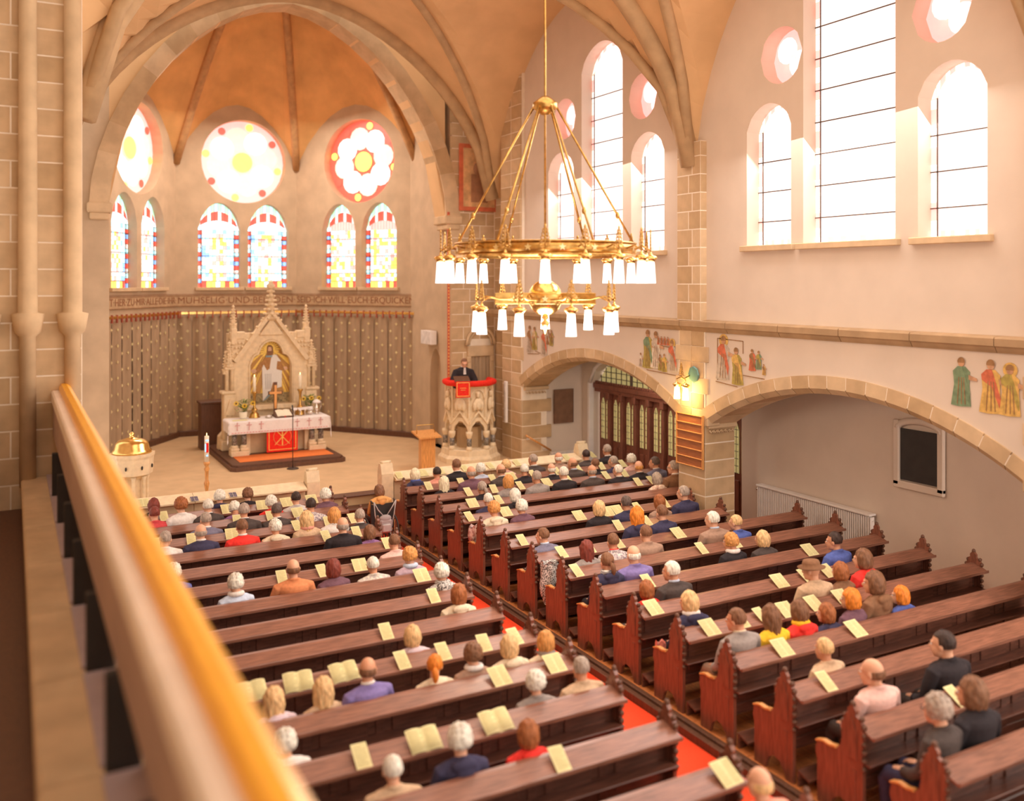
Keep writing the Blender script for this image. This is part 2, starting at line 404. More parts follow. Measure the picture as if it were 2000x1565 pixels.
fw=bpy.data.objects.new('ashlar_face',None); COL.objects.link(fw); fw.parent=jamb; fw.location=(10.72,23.52,0); 
def sk(x0,x1,za,zb):   # the doorway behind the preacher
    return x1>.78 and x0<1.5 and zb>.9 and za<3.35
course_wall(jamb,0,0,1,1,1)
z=0.36; r=0
while z<12.4:
    z2=z+.36; x=10.84; first=.42 if r%2 else .62; k=0
    while x<12.24:
        x2=min(12.25,x+(first if k==0 else .52));
        if 12.25-x2<.12: x2=12.25
        if z2>1.0 and z<3.3 and x2>11.40 and x<12.14:
            if x<11.3: block(jamb,x,11.38,23.52,23.57,z,z2)
            x=12.15; continue
        block(jamb,x,x2,23.52,23.57,z,z2)
        x=x2;k+=1
    z=z2;r+=1
bpy.data.objects.remove(fw)
# doorway surround with shouldered lintel
b=MB(STONE2)
b.cbox(11.36,11.46,23.42,23.57,1.0,3.15,.01); b.cbox(12.06,12.18,23.42,23.57,1.0,3.15,.01); b.cbox(11.36,12.18,23.42,23.57,3.12,3.42,.015)
pts=[(11.77+.44*math.cos(a),23.44,3.45+.48*math.sin(a)) for a in [PI*k/14 for k in range(15)]]; b.tube(pts,.045,8)
pts=[(11.77+.36*math.cos(a),23.46,3.45+.38*math.sin(a)) for a in [PI*k/14 for k in range(15)]]; b.tube(pts,.03,8)
b.cbox(11.33,11.45,23.40,23.52,2.95,3.12,.03); b.cbox(12.08,12.2,23.40,23.52,2.95,3.12,.03)
b.build('door_surround',jamb)
def drape(name,parent,x0,x1,z0,z1,y,folds,depth,m,axis=None,amp2=.0):
    N=folds*8; vs=[];fs=[]
    for r,z in enumerate((z1,z1-.15,(z0+z1)/2,z0)):
        k_=(.75,.9,1,1.15)[r]
        for k in range(N+1):
            t=k/N; p=2*PI*folds*t; vs.append((x0+(x1-x0)*t+.01*math.sin(2*p), y+depth*k_*(math.sin(p)+.35*math.sin(2.3*p+1)), z))
    for r in range(3):
        for k in range(N): fs.append((r*(N+1)+k,(r+1)*(N+1)+k,(r+1)*(N+1)+k+1,r*(N+1)+k+1))
    b=MB(m); b.add(vs,fs,True); return b.build(name,parent)
d=thing('door_curtain','brown pleated curtain hanging in the stone doorway behind the preacher','curtain',(11.77,23.5,1.0))
drape('cloth',d,-.31,.29,.0,2.12,-.02,5,.028,CURT); b=MB(BRASS); b.tube([(-.31,-.02,2.12),(.29,-.02,2.12)],.012); b.build('rod',d)
# red and gold painted strip and the panel painting above
st=thing('painted_strip','narrow red strip with gold studs running up the edge of the pulpit wall','ornament',(10.78,23.5,0))
b=MB(mat('strip_red',(.62,.12,.06),.7)); b.box(-.035,.035,-.02,0,1.6,7.2); b.build('strip',st)
b=MB(GOLDP); 
for k in range(60): b.box(-.012,.012,-.026,-.02,1.65+k*.092,1.69+k*.092)
b.build('studs',st,kind='stuff')
pn=thing('wall_painting','tall red framed panel painting high on the wall above the pulpit','painting',(11.72,23.5,8.2))
b=MB(mat('panel_red',(.66,.16,.07),.7)); b.cbox(-.62,.62,-.05,0,-.95,.95,.01); b.build('frame',pn)
b=MB(mat('panel_ochre',(.72,.42,.2),.7,var=.2,scale=5)); b.box(-.5,.5,-.06,-.045,-.83,.83); b.build('picture',pn)
b=MB(mat('panel_brown',(.42,.2,.1),.7)); b.lathe([(.2,0),(.2,.01)],16); b.xf(Matrix.Translation((0,-.07,.25))@Matrix.Rotation(PI/2,4,'X')); b.box(-.26,.26,-.07,-.06,-.7,.1); b.build('picture_figure',pn)
# chancel arch -------------------------------------------------
ca=struct('wall_chancel_arch')
b=MB(VAULTN); hw=10.72-XC; zs=7.1; N=28
def chz(x):
    t=min(1,abs(x-XC)/hw); return zs+5.3*(1-t**1.75)**.58
for k in range(N):
    a=XC-hw+2*hw*k/N; c_=XC-hw+2*hw*(k+1)/N
    b.prism([(a,chz(a)),(c_,chz(c_)),(c_,14.5),(a,14.5)],23.6,24.3,'y')
b.build('arch_wall',ca)
for k in range(22):   # arch ring stones
    t0=math.cos(PI*k/22); t1=math.cos(PI*(k+1)/22); a,c_=XC+hw*t0,XC+hw*t1
    s=MB(random.choice((STONE,STONE3,STONE2))); 
    def ou(x,z): return (XC+(x-XC)*1.1, z+.42*max(0,(z-zs)/5.3)+.0)
    p0=(a,chz(a)); p1=(c_,chz(c_)); q0=ou(*p0); q1=ou(*p1)
    s.prism([p0,p1,q1,q0],23.5,24.32,'y'); s.build('voussoir',ca)
for x0,x1 in ((10.66,11.2),(1.56,2.10)):
    b=MB(STONE2); b.cbox(x0,x1,23.44,24.3,6.86,7.1,.03); b.cbox(x0+.06,x1-.06,23.47,24.2,6.7,6.87,.03); b.build('arch_corbel',ca)
b=MB(APSE); b.box(.3,2.04,23.6,24.3,0,12.5); b.build('arch_pier',ca)
# chancel side walls and apse ----------------------------------
wa=struct('wall_apse')
b=MB(APSE)
APX=[(1.76,26.3),(4.49,30.0),(8.27,30.0),(11.0,26.3)]
def facet_T(p,q):
    dx,dy=q[0]-p[0],q[1]-p[1]; L=math.hypot(dx,dy); ux,uy=dx/L,dy/L
    # local y runs along the facet, local x points out of the room
    return Matrix(((-uy*1.0,ux,0,p[0]),(ux,uy,0,p[1]),(0,0,1,0),(0,0,0,1))),L
# local x axis must point outwards
facets=[]
for p,q in zip(APX,APX[1:]):
    T,L=facet_T(p,q); facets.append((T,L))
wn=n
for fi,(T,L) in enumerate(facets):
    s0=L/2+(.2 if fi!=2 else .14); hol=[lancet(s0-1.42,s0-.12,5.06,6.9,.85),lancet(s0+.12,s0+1.42,5.06,6.9,.85),disc(s0,9.1,1.33)]
    b=MB(APSE); wall_holes(b,-.3,L+.3,.3,12.6,0,.55,hol); o=b.build('facet_wall',wa); o.matrix_local=T
    for h in hol[:2]:
        root=lancet_window(wn,None,T,h[0],h[1],5.06,6.9,.85,'apse',.28); wn+=1
        sa,sb=h[0],h[1]; wd=sb-sa; sc=(sa+sb)/2
        rnd=random.Random(fi*7+wn)
        blue = fi<2
        # mosaic of panes: border squares, canopy, figure and ground
        G={k:MB(k) for k in (GR,GB,GY,GT,GW,GP,GG)}
        def pane(mm,y0,y1,z0,z1,sk_=0): G[mm].add([(.28,y0,z0),(.28,y1,z0),(.28,y1+sk_,z1),(.28,y0+sk_,z1)],[(0,1,2,3)])
        z=5.06; k=0
        while z<6.9:
            for y0 in (sa,sb-.15): 
                pane((GR,GB,GR,GT,GW)[(k+(y0>sa))%5],y0+.008,y0+.142,z+.008,z+.13)
            z+=.14;k+=1
        for k in range(7): pane((GY,GR,GY,GY,GT,GY,GR)[(k+fi)%7],sa+.16+k*(wd-.3)/7,sa+.15+(k+1)*(wd-.3)/7,5.07,5.25)
        NY,NZ=9,13
        for i in range(NY):
            for j in range(NZ):
                y0=sa+.16+i*(wd-.32)/NY; z0=5.27+j*1.63/NZ; cx=abs(i-4)/4.5; 
                r_=rnd.random(); infig=cx<.55 and j<12
                if infig: mm=GW if r_<.6 else (GY if r_<.8 else (GP if r_<.92 else GT))
                else: mm=(GT if r_<.6 else (GB if r_<.8 else GW)) if blue else (GY if r_<.35 else (GW if r_<.7 else (GP if r_<.85 else GT)))
                pane(mm,y0+.004,y0+(wd-.32)/NY-.004,z0+.004,z0+1.63/NZ-.004,rnd.uniform(-.004,.004))
        _,_,lo,hi=lancet(sa,sb,5.06,6.9,.85)
        for i in range(12):
            y0=sa+wd*i/12; y1=sa+wd*(i+1)/12
            for (f0,f1,mm) in ((0,.35,GP if not blue else GT),(.35,.7,GR if i%3 else GW),(.7,1,GT if i%2 else GG)):
                G[mm].add([(.28,y0+.004,6.9+(hi(y0)-6.9)*f0),(.28,y1-.004,6.9+(hi(y1)-6.9)*f0),(.28,y1-.004,6.9+(hi(y1)-6.9)*f1-.004),(.28,y0+.004,6.9+(hi(y0)-6.9)*f1-.004)],[(0,1,2,3)])
        for g in G.values():
            if g.f: g.build('stained_glass',root,kind='stuff')
        bk=MB(LEAD); bk.add([(.3,sa,5.06),(.3,sb,5.06),(.3,sb,7.8),(.3,sa,7.8)],[(0,1,2,3)]); bk.build('window_lead_back',root)
    # rose
    root=struct('window_%d'%wn); wn+=1; root.matrix_world=T@Matrix.Translation((.28,s0,9.1))
    def dsk(mm,r,cy,cz,x,nm,nn=20):
        m=MB(mm); m.lathe([(r,0),(r,.008)],nn,smooth=False); m.xf(Matrix.Translation((x,cy,cz))@Matrix.Rotation(PI/2,4,'Y')); m.build(nm,root)
    dsk(GR if fi==2 else GP,1.34,0,0,.05,'glass_rim',32); dsk(GY,.32,0,0,.0,'glass_center')
    for k in range(8):
        a=2*PI*k/8+.2; dsk(GW if k%2 else glass('window_glass_rose',(1,.62,.52),.8),.37,.76*math.cos(a),.76*math.sin(a),.02,'glass_petal',14)
        dsk(GY if k%2 else GR,.12,1.16*math.cos(a+.39),1.16*math.sin(a+.39),.02,'glass_drop',10)
    # corner shaft rising to the vault
# curtain: gilt rail, hanging tabs, pleated panels with gold crosses, dark plinth
rw=random.Random(3)
for fi,(T,L) in enumerate(facets):
    o=thing('apse_curtain',['pleated brown curtain with gold crosses on the left wall of the apse','pleated brown curtain with gold crosses straight behind the altar','pleated brown curtain with gold crosses right of the altar'][fi],'curtain'); o.matrix_world=T
    np_=9 if fi!=1 else 8
    for k in range(np_):
        a=L*k/np_+.02; c_=L*(k+1)/np_-.02
        b=MB(CURT); vs=[];fs=[]; N=8
        for z in (.62,2.2,4.0,4.16):
            for i in range(N+1):
                t=i/N; vs.append((-.10+.055*math.cos(2*PI*t)+(.02 if z<3 else 0)*math.sin(5*t+k), a+(c_-a)*t, z))
        for r in range(3):
            for i in range(N): fs.append((r*(N+1)+i,r*(N+1)+i+1,(r+1)*(N+1)+i+1,(r+1)*(N+1)+i))
        b.add(vs,fs,True); pn=b.build('curtain_panel',o)
        b=MB(mat('cross_gold',(1,.80,.42),.6))
        for col in range(2):
            y=a+(c_-a)*(.28+.44*col); x=-.10+.055*math.cos(2*PI*(.28+.44*col))-.03
            for r in range(8):
                z=.85+r*.44+(.22 if (col+k)%2 else 0); 
                if z>4: continue
                e=.042; b.box(x,x+.006,y-.011,y+.011,z-e,z+e); b.box(x,x+.006,y-e,y+e,z-.011,z+.011)
        b.build('gold_cross',pn,kind='stuff')
    b=MB(GOLD); b.cbox(-.19,-.15,0,L,4.23,4.31,.008); b.build('gilt_rail',o)
    b=MB(mat('tab_red',(.4,.1,.06),.8)); 
    for k in range(int(L/.24)): y=.1+k*.24; b.box(-.195,-.14,y,y+.035,4.12,4.34)
    b.build('hanging_tab',o,kind='stuff')
    b=MB(WOODD); b.cbox(-.2,.0,-.1,L+.1,.45,.62,.01); bb=b.build('baseboard_apse' if fi==0 else 'baseboard_apse'); bb['kind']='structure'; bb.matrix_world=T
    # inscription band
    b=MB(mat('band_ochre',(.52,.35,.20),.85)); b.cbox(-.04,0,0,L,4.47,4.83,.006); i_=b.build('inscription_band',wa); i_.matrix_local=T
    b=MB(LETTER)
    for z in (4.485,4.80,4.845): b.box(-.05,-.035,0,L,z,z+.014)
    i_=b.build('band_line',wa); i_.matrix_local=T
    msg=['KOMMT·HER·ZU·MIR·ALLE·DIE·IHR·','MÜHSELIG·UND·BELADEN·','SEID·ICH·WILL·EUCH·ERQUICKEN'][fi]
    t_=text(msg,.29,'inscription',LETTER,wa,width=L-.12)
    t_.matrix_local=T@Matrix.Translation((-.045,L/2,4.655))@Matrix(((0,0,-1,0),(1,0,0,0),(0,1,0,0),(0,0,0,1)))
# chancel side walls
ws=struct('wall_chancel_side')
b=MB(APSE); x=10.86
def niche_hi(y):
    t=min(1,abs(y-24.55)/.42); return 2.55+.75*(1-t**1.7)**.6
wall_holes(b,23.6,26.5,.3,12.6,x,x+.25,[(24.13,24.97,lambda s:.45,niche_hi)],.08); b.box(x+.25,x+.6,23.6,26.5,.3,12.6); b.build('side_wall',ws)
b=MB(APSE); b.box(1.4,1.9,23.7,26.6,.3,12.6); b.build('side_wall',ws)
b=MB(WOODD); b.box(x-.03,x+.01,23.63,24.12,.46,.55); b.box(x-.03,x+.01,24.98,26.2,.46,.6); b.build('baseboard_chancel',kind='structure')
# outer aisle: wall, recess with wooden screen, end wall, ceiling ------------------
wo=struct('wall_aisle'); b=MB(PLAST)
def rec(y):
    t=min(1,abs(y-18.0)/2.95); return 2.45+1.0*(1-t*t)**.5
wall_holes(b,-.5,21.4,-.1,4.1,XO,XO+.3,[(15.05,20.95,lambda s:-.05,rec)],.2); b.build('outer_wall',wo)
b=MB(PLAST); b.box(12.5,14.9,21.352,21.7,-.1,4.4); b.box(XO+.3,14.9,15.0,15.05,0,3.6); b.build('end_wall',wo)
b=MB(WHITE)
pts=[(XO-.02,y,rec(y)+.06) for y in [15.05+5.9*k/24 for k in range(25)]]; b.tube(pts,.05,8); b.cbox(XO-.05,XO+.1,20.93,21.03,0,2.5,.01); b.build('recess_moulding',wo)
b=MB(PLAST)
for k in range(10):
    t0=k/10;t1=(k+1)/10; xx=lambda t:12.5+1.5*t; zz=lambda t:3.55+.45*math.sin(PI*(.15+t*.85))
    b.add([(xx(t0),0,zz(t0)),(xx(t1),0,zz(t1)),(xx(t1),21.5,zz(t1)),(xx(t0),21.5,zz(t0))],[(0,1,2,3)],True)
b.box(12.6,15,0,21.5,4.1,4.2); b.build('ceiling_aisle',kind='structure')
b=MB(STONE3)   # stone rib across the aisle at the pier
for k in range(12):
    t0=k/12;t1=(k+1)/12; x0=XB+(XO-XB)*t0; x1=XB+(XO-XB)*t1; f=lambda t:2.5+.55*math.sin(PI*.5*min(1,t*1.25+.1))
    b.prism([(x0,f(t0)),(x1,f(t1)),(x1,f(t1)+.28),(x0,f(t0)+.28)],14.1,14.6,'y')
b.build('aisle_rib',wo)
b=MB(WOODD); b.box(12.0,14.2,-.3,22,-.12,-.005); b.build('floor',kind='structure')
# wooden screen with leaded lancets
sc=thing('wooden_screen','dark carved wooden screen with pale green leaded lancets under the first arch','screen',(14.12,0,0))
GLZ=mat('leaded_glass',(.60,.52,.22),.25,var=.15,scale=10,emit=(.75,.65,.28),es=.22)
b=MB(WSCREEN); b.box(0,.06,15.1,20.9,0,2.5); b.build('panel',sc)
b=MB(WSCREEN); b.cbox(-.2,.08,15.05,20.95,2.36,2.5,.02); b.cbox(-.14,.08,15.05,20.95,2.26,2.36,.01)
for k in range(58): b.cbox(-.19,-.1,15.1+k*.1,15.15+k*.1,2.5,2.56,.01)
b.build('screen_cornice',sc)
for k in range(10):
    y=15.1+k*.58
    b=MB(WSCREEN); b.cbox(-.12,.0,y-.05,y+.05,0,2.3,.012); b.cbox(-.16,0,y-.07,y+.07,2.1,2.3,.015); b.build('post',sc)
for k in range(10):
    y=15.1+k*.58
    for s in (.15,.38):
        h=[(y+s-.065,1.0),(y+s+.065,1.0),(y+s+.065,1.95),(y+s+.03,2.04),(y+s,2.1),(y+s-.03,2.04),(y+s-.065,1.95)]
        b=MB(GLZ); b.prism(h,-.03,-.005); g=b.build('leaded_pane',sc)
        b=MB(LEAD)
        for z in [1.0+.16*j for j in range(7)]: b.box(-.036,-.028,y+s-.065,y+s+.065,z,z+.012)
        b.box(-.036,-.028,y+s-.006,y+s+.006,1,2.05); b.build('lead',g)
    for s in (.15,.38):
        b=MB(WSCREEN); b.cbox(-.035,0,y+s-.08,y+s+.08,.15,.85,.015); b.build('carved_panel',sc)
lu=thing('lunette_window','arched leaded window of small yellowish panes above the wooden screen','window',(14.12,18,2.5))
b=MB(GLZ)
for k in range(24):
    a=-2.85+5.7*k/24; c_=a+5.7/24; f=lambda q:max(.02,.95*math.sqrt(max(0,1-(q/2.87)**2)))
    b.prism([(a,0),(c_,0),(c_,f(c_)),(a,f(a))],0,.02)
b.build('glass',lu)
b=MB(LEAD)
for k in range(25):
    a=-2.8+5.6*k/24; b.box(-.02,0,a-.008,a+.008,0,max(.02,.95*math.sqrt(max(0,1-(a/2.87)**2))))
for j in range(1,6):
    z=j*.155; hw_=2.87*math.sqrt(max(0,1-(z/.95)**2)); b.box(-.02,0,-hw_,hw_,z-.008,z+.008)
for a in (-1.4,0,1.4): b.box(-.05,0,a-.03,a+.03,0,.95*math.sqrt(max(0,1-(a/2.87)**2)))
b.build('lead_grid',lu)
# nave vault -------------------------------------------------------
va=struct('ceiling')
SZ,VH=7.6,4.9
def pf(t): t=min(1,abs(t)); return SZ+VH*(1-t**1.8)**.6
for (ya,yb) in ((14.36,22.9),(7.04,14.36),(-.3,7.04)):
    N=30; vs=[];fs=[]; yc=(ya+yb)/2; h=(yb-ya)/2
    for i in range(N+1):
        for j in range(N+1):
            x=.86+(XW+.5-.86)*i/N; y=ya+(yb-ya)*j/N
            vs.append((x,y,max(pf((x-XC)/5.55),pf((y-yc)/h)*.97)))
    for i in range(N):
        for j in range(N): fs.append((i*(N+1)+j,(i+1)*(N+1)+j,(i+1)*(N+1)+j+1,i*(N+1)+j+1))
    b=MB(VAULTN); b.add(vs,fs,False); b.build('vault_cell',va)
    b=MB(STONE3); L=[]
    for s in (1,-1):
        pts=[]
        for k in range(25):
            t=-1+k/12; x=XC+5.5*t; y=yc+s*h*t; pts.append((x,y,max(pf(t),pf(t)*.97)-.04))
        b.tube(pts,.11,6)
    b.build('vault_rib',va)
for y in (14.36,7.04,22.95):
    b=MB(STONE3); pts=[(XC+5.5*(-1+k/14),y,pf(-1+k/14)-.06) for k in range(29)]; b.tube(pts,.2,6); b.build('vault_rib',va)
for x,y in ((1.0,22.95),):
    b=MB(STONE3); b.lathe([(.19,.4),(.19,7.2),(.24,7.3),(.27,7.65),(.2,7.7)],12,(x,y)); b.build('wall_shaft',va)
# apse vault
b=MB(VAULT); apex=(XC,25.2,14.6)
pol=[(1.7,23.9),(1.76,26.3),(4.49,30),(8.27,30),(11.0,26.3),(11.06,23.9)]
for p,q in zip(pol,pol[1:]):
    N=10
    for i in range(N):
        for j in range(N):
            def S(u,v):
                x=p[0]+(q[0]-p[0])*u; y=p[1]+(q[1]-p[1])*u; zb=9.0+1.9*math.sin(PI*u)**.8
                r=v; return (x+(apex[0]-x)*r, y+(apex[1]-y)*r, zb+(apex[2]-zb)*math.sin(r*PI/2))
            b.add([S(i/N,j/N),S((i+1)/N,j/N),S((i+1)/N,(j+1)/N),S(i/N,(j+1)/N)],[(0,1,2,3)],True)
b.build('apse_vault',va)
b=MB(mat('rib_brown',(.5,.28,.12),.8))
for p in pol:
    pts=[(p[0]+(apex[0]-p[0])*r*.995,p[1]+(apex[1]-p[1])*r,9.0+(apex[2]-9.0)*math.sin(r*PI/2)-.08) for r in [k/12 for k in range(13)]]; b.tube(pts,.12,6)
b.build('apse_rib',va)
# left side: gallery pier, dark gallery wall, floor, parapet --------------
wl=struct('wall_left')
m=MB(MORTAR); m.box(-.9,.864,13.906,14.8,-.1,12.6); m.build('pier_core',wl)
z=0;r=0
while z<12.4:
    z2=z+.36; 
    xs=[-.92,-.3,.25,.86] if r%2 else [-.92,-.6,0,.86]
    for a,c_ in zip(xs,xs[1:]): block(wl,a,c_,13.9,13.97,z,z2)
    block(wl,.85,.87,13.96,14.4,z,z2); block(wl,.85,.87,14.4,14.8,z,z2); z=z2;r+=1
b=MB(STONE2)   # shafts and capital on the pier
for x,y in ((.74,13.86),(.2,13.82),(-.3,13.82)): b.lathe([(.1,2.5),(.1,4.5),(.16,4.56),(.2,4.8),(.12,4.82),(.1,12.2)],12,(x,y))
b.build('pier_shaft',wl)
b=MB(STONE3); b.box(-1.4,-.9,-.5,14.8,-.1,12.6); b.build('gallery_wall',wl)
b=MB(WOODD); b.box(-.95,.3,-.5,13.9,2.05,2.2); b.build('floor',kind='structure')
b=MB(PLAST); b.box(.3,.7,6.5,14.0,2.2,2.5); b.box(.5,.86,14.8,21.4,2.4,12.6); b.build('gallery_front',wl)
pp=thing('gallery_parapet','pale stone gallery parapet with honey yellow wooden handrail in the left foreground','parapet',(0,0,0))
PARA=mat('parapet_stone',(.47,.33,.28),.8,var=.06,scale=1.5); PARW=mat('coping_stone',(.88,.76,.66),.7,var=.05,scale=2)
for k in range(10):
    y0=-.4+k*1.43; b=MB(PARW); b.cbox(.48,.72,y0+.004,y0+1.426,3.60,3.76,.02); b.build('coping_stone',pp)
    b=MB(PARA); b.cbox(.50,.68,y0+.004,y0+1.426,3.15,3.60,.012); b.build('panel_stone',pp)
    b=MB(STONE2); b.cbox(.12,.68,y0+.004,y0+1.426,2.4,2.61,.02); b.build('plinth_stone',pp)
    b=MB(mat('rear_stone',(.46,.36,.38),.8,var=.05)); b.cbox(.42,.66,y0+.06,y0+1.37,2.61,2.64,.004); b.cbox(.62,.66,y0+.06,y0+1.37,2.62,3.15,.01); b.build('rear_stone',pp)
    b=MB(BLACK); b.cbox(.44,.62,y0-.035,y0+.035,2.61,3.15,.01); b.build('painted_gap',pp)  # black block paints the dark gap between the lavender slabs
r_=MB(HONEY); r_.prism([(.575,3.76),(.575,3.80),(.60,3.845),(.66,3.855),(.705,3.83),(.715,3.78),(.70,3.76)],-.4,13.9,'y')
o=r_.build('handrail',pp); o['label']='long honey yellow wooden handrail'
# ============================================================ CHANCEL
def poly(b, pts, x0, x1, ax='y'): return b.prism(pts, x0, x1, ax)
# front parapets of stone with posts
def pulpit_post(x,y,lab):
    t=thing('parapet_post',lab,'post',(x,y,0)); b=MB(CARVE)
    b.cbox(-.14,.14,-.14,.14,0,1.0,.012); b.build('shaft',t)
    b=MB(CARVE); b.prism([(-.14,1.0),(.14,1.0),(.06,1.22),(-.06,1.22)],-.14,.14,'x'); b.cbox(-.09,.09,-.05,.05,1.2,1.27,.02); b.tube([(-.12,0,1.25),(.12,0,1.25)],.03,8); b.build('cap',t)
    return t
pulpit_post(5.62,19.2,'small pale stone post with gabled cap at the right end of the left chancel parapet')
pulpit_post(7.28,19.2,'small pale stone post with gabled cap at the aisle end of the right chancel parapet')
pulpit_post(12.45,19.25,'small pale stone post with gabled cap beside the radiator at the far right parapet end')
for x0,x1,lab in ((.95,5.46,'long low pale stone parapet with sloping ledge in front of the left pews'),(7.44,12.3,'long low pale stone parapet with sloping ledge in front of the right pews')):
    t=thing('stone_parapet',lab,'parapet',(x0,19.2,0)); n=4
    for k in range(n):
        a=(x1-x0)*k/n; c_=(x1-x0)*(k+1)/n
        b=MB(STONE2); b.cbox(a+.003,c_-.003,-.1,.1,0,.84,.008); b.build('stone',t)
        b=MB(CARVE); b.prism([(-.24,.86),(-.24,.89),(.12,.99),(.14,.97),(.14,.84),(-.2,.84)],a+.004,c_-.004,'x'); b.build('ledge_stone',t)
# altar dais
da=thing('altar_dais','low dark wooden altar platform with orange carpet strip on top','platform',(6.36,25.4,.45))
b=MB(WOODD)
def octo(hx,y0,y1,c): return [(-hx+c,y0),(hx-c,y0),(hx,y0+c),(hx,y1),(-hx,y1),(-hx,y0+c)]
b.prism(octo(1.5,-1.8,1.7,.12),0,.10,'z'); b.prism(octo(1.44,-1.74,1.7,.12),.10,.15,'z'); b.build('base',da)
b=MB(mat('orange_felt',(.85,.23,.05),.95,var=.05)); b.box(-1.2,1.28,-1.35,-.45,.15,.158); b.build('carpet_strip',da)
# altar table
AT=thing('altar_table','pale stone altar table on paired dark marble columns','altar',(6.40,25.3,.60))
b=MB(CARVE); b.cbox(-1.32,1.32,-.43,.42,.80,.93,.02); b.build('table_slab',AT)
b=MB(STONE2); b.cbox(-.82,.82,-.1,.42,0,.80,.01); b.build('core',AT)
b=MB(CARVE); 
for s in (-1,1): b.cbox(s*.8-.06,s*.8+.06,-.22,-.08,0,.80,.01); b.prism([(s*.8,.02),(s*1.0,.02),(s*.95,.25),(s*.8,.45)],-.2,-.1,'y')
b.build('buttress',AT)
for s in (-1,1):
    b=MB(CARVE); b.cbox(s*1.05-.24,s*1.05+.24,-.44,-.12,0,.14,.015); b.build('column_plinth',AT)
    for x in (-.125,.125):
        X=s*1.05+x; b=MB(CARVE); b.lathe([(.075,.62),(.085,.66),(.11,.73),(.125,.76),(.125,.80)],12,(X,-.29)); b.build('column_capital',AT); b=MB(CARVE); b.cbox(X-.115,X+.115,-.41,-.16,.14,.22,.02); b.lathe([(.10,.22),(.115,.24),(.085,.27),(.08,.29)],12,(X,-.29)); b.build('column_base',AT)
        b=MB(MARB); b.lathe([(.072,.28),(.072,.63)],14,(X,-.29)); b.build('marble_shaft',AT)
# cloth
cl=thing('altar_cloth','white linen altar cloth with pink crosses hanging over the front of the altar','tablecloth',(6.40,25.3,1.535))
hx,fy,by=1.36,-.50,.25; NX,NY=60,26; vs=[];fs=[]
for i in range(NX+1):
    a=-1.66+3.32*i/NX
    for j in range(NY+1):
        q=-.84+(.84+by)*j/NY
        ex=max(0,abs(a)-hx); ey=max(0,fy-q); X=max(-hx,min(hx,a)); Y=max(fy,q)
        z=.005-(ex+ey)*(1 if not(ex and ey) else .95)
        if ey>0: Y-= .012+.012*math.sin(a*17)*min(1,ey*6)+ (.05*ex if ex else 0)
        if ex>0: X+= math.copysign(.015+.015*math.sin(q*19)*min(1,ex*6)+.08*ey,a)
        vs.append((X,Y,z))
for i in range(NX):
    for j in range(NY): fs.append((i*(NY+1)+j,(i+1)*(NY+1)+j,(i+1)*(NY+1)+j+1,i*(NY+1)+j+1))
b=MB(LINEN); b.add(vs,fs,True); b.build('linen',cl)
b=MB(PINKT)
for x in (-1.15,-.84,-.52,.45,.78,1.1): 
    b.box(x-.008,x+.008,fy-.040,fy-.028,-.22,-.03); b.box(x-.05,x+.05,fy-.040,fy-.028,-.10,-.086)
    for k,(u,v) in enumerate(((-.05,-.093),(.05,-.093),(0,-.03),(0,-.22))): b.box(x+u-.012,x+u+.012,fy-.040,fy-.03,v-.012,v+.012)
for k in range(34): x=-1.27+k*.077; b.box(x-.024,x+.024,fy-.04,fy-.03,-.30,-.28)
b.build('embroidery',cl,kind='stuff')
an=thing('antependium','bright red altar hanging with gold Chi Rho emblem and border','hanging',(6.46,24.845,.60))
b=MB(RED); b.cbox(-.42,.42,-.012,.0,.05,.86,.004); b.build('cloth',an)
b=MB(GOLDP); f=-.02
for x in (-.37,.355): b.box(x,x+.018,f,-.012,.12,.86)
b.box(-.37,.373,f,-.012,.10,.118)
b.build('gold_border',an)
b=MB(GOLDP)
b.box(-.014,.014,f,-.012,.2,.74)
for s in (1,-1): b.prism([(-.2*s-.014,.24),(-.2*s+.014,.24),(.2*s+.014,.66),(.2*s-.014,.66)],f-.001*(1.5+s),-.012,'y')
pts=[(.0+.075*math.sin(a),f+.003,.68+.075*math.cos(a)) for a in [PI*k/10 for k in range(11)]]; b.tube(pts,.012,6)
b.build('chi_rho',an)
b=MB(mat('gold_thread',(.9,.35,.12),.7)); b.tube([(.24*math.cos(a),f+.002,.45+.24*math.sin(a)) for a in [2*PI*k/32 for k in range(32)]],.009,5,True); b.build('circle',an)
# retable --------------------------------------------------------------
rt=thing('altar_retable','tall carved limestone altarpiece with gable, pinnacles and arched niche','altarpiece',(6.42,25.9,.60))
TY=Matrix(((0,1,0,0),(1,0,0,0),(0,0,1,0),(0,0,0,1)))
def nhi(s):
    t=abs(s)/.57
    if t<.62: return 2.55+.42*math.sqrt(max(0,1-(t/.62)**2))+.0
    return 2.3+.3*math.sqrt(max(0,1-((t-.62)/.38)**2))
b=MB(CARVE); wall_holes(b,-1.08,1.08,0,3.22,0,.22,[(-.57,.57,lambda s:1.22,nhi)],.05); b.xf(TY); b.build('front_wall',rt)
b=MB(CARVE); b.prism([(-1.38,0),(1.38,0),(1.36,.35),(1.22,.5),(1.22,1.0),(1.12,1.2),(1.12,3.2),(-1.12,3.2),(-1.12,1.2),(-1.22,1.0),(-1.22,.5),(-1.36,.35)],.3,.55,'y'); b.build('back_wall',rt)
b=MB(CARVE); b.prism([(-.95,2.5),(.95,2.5),(0,3.72)],-.05,.2,'y')
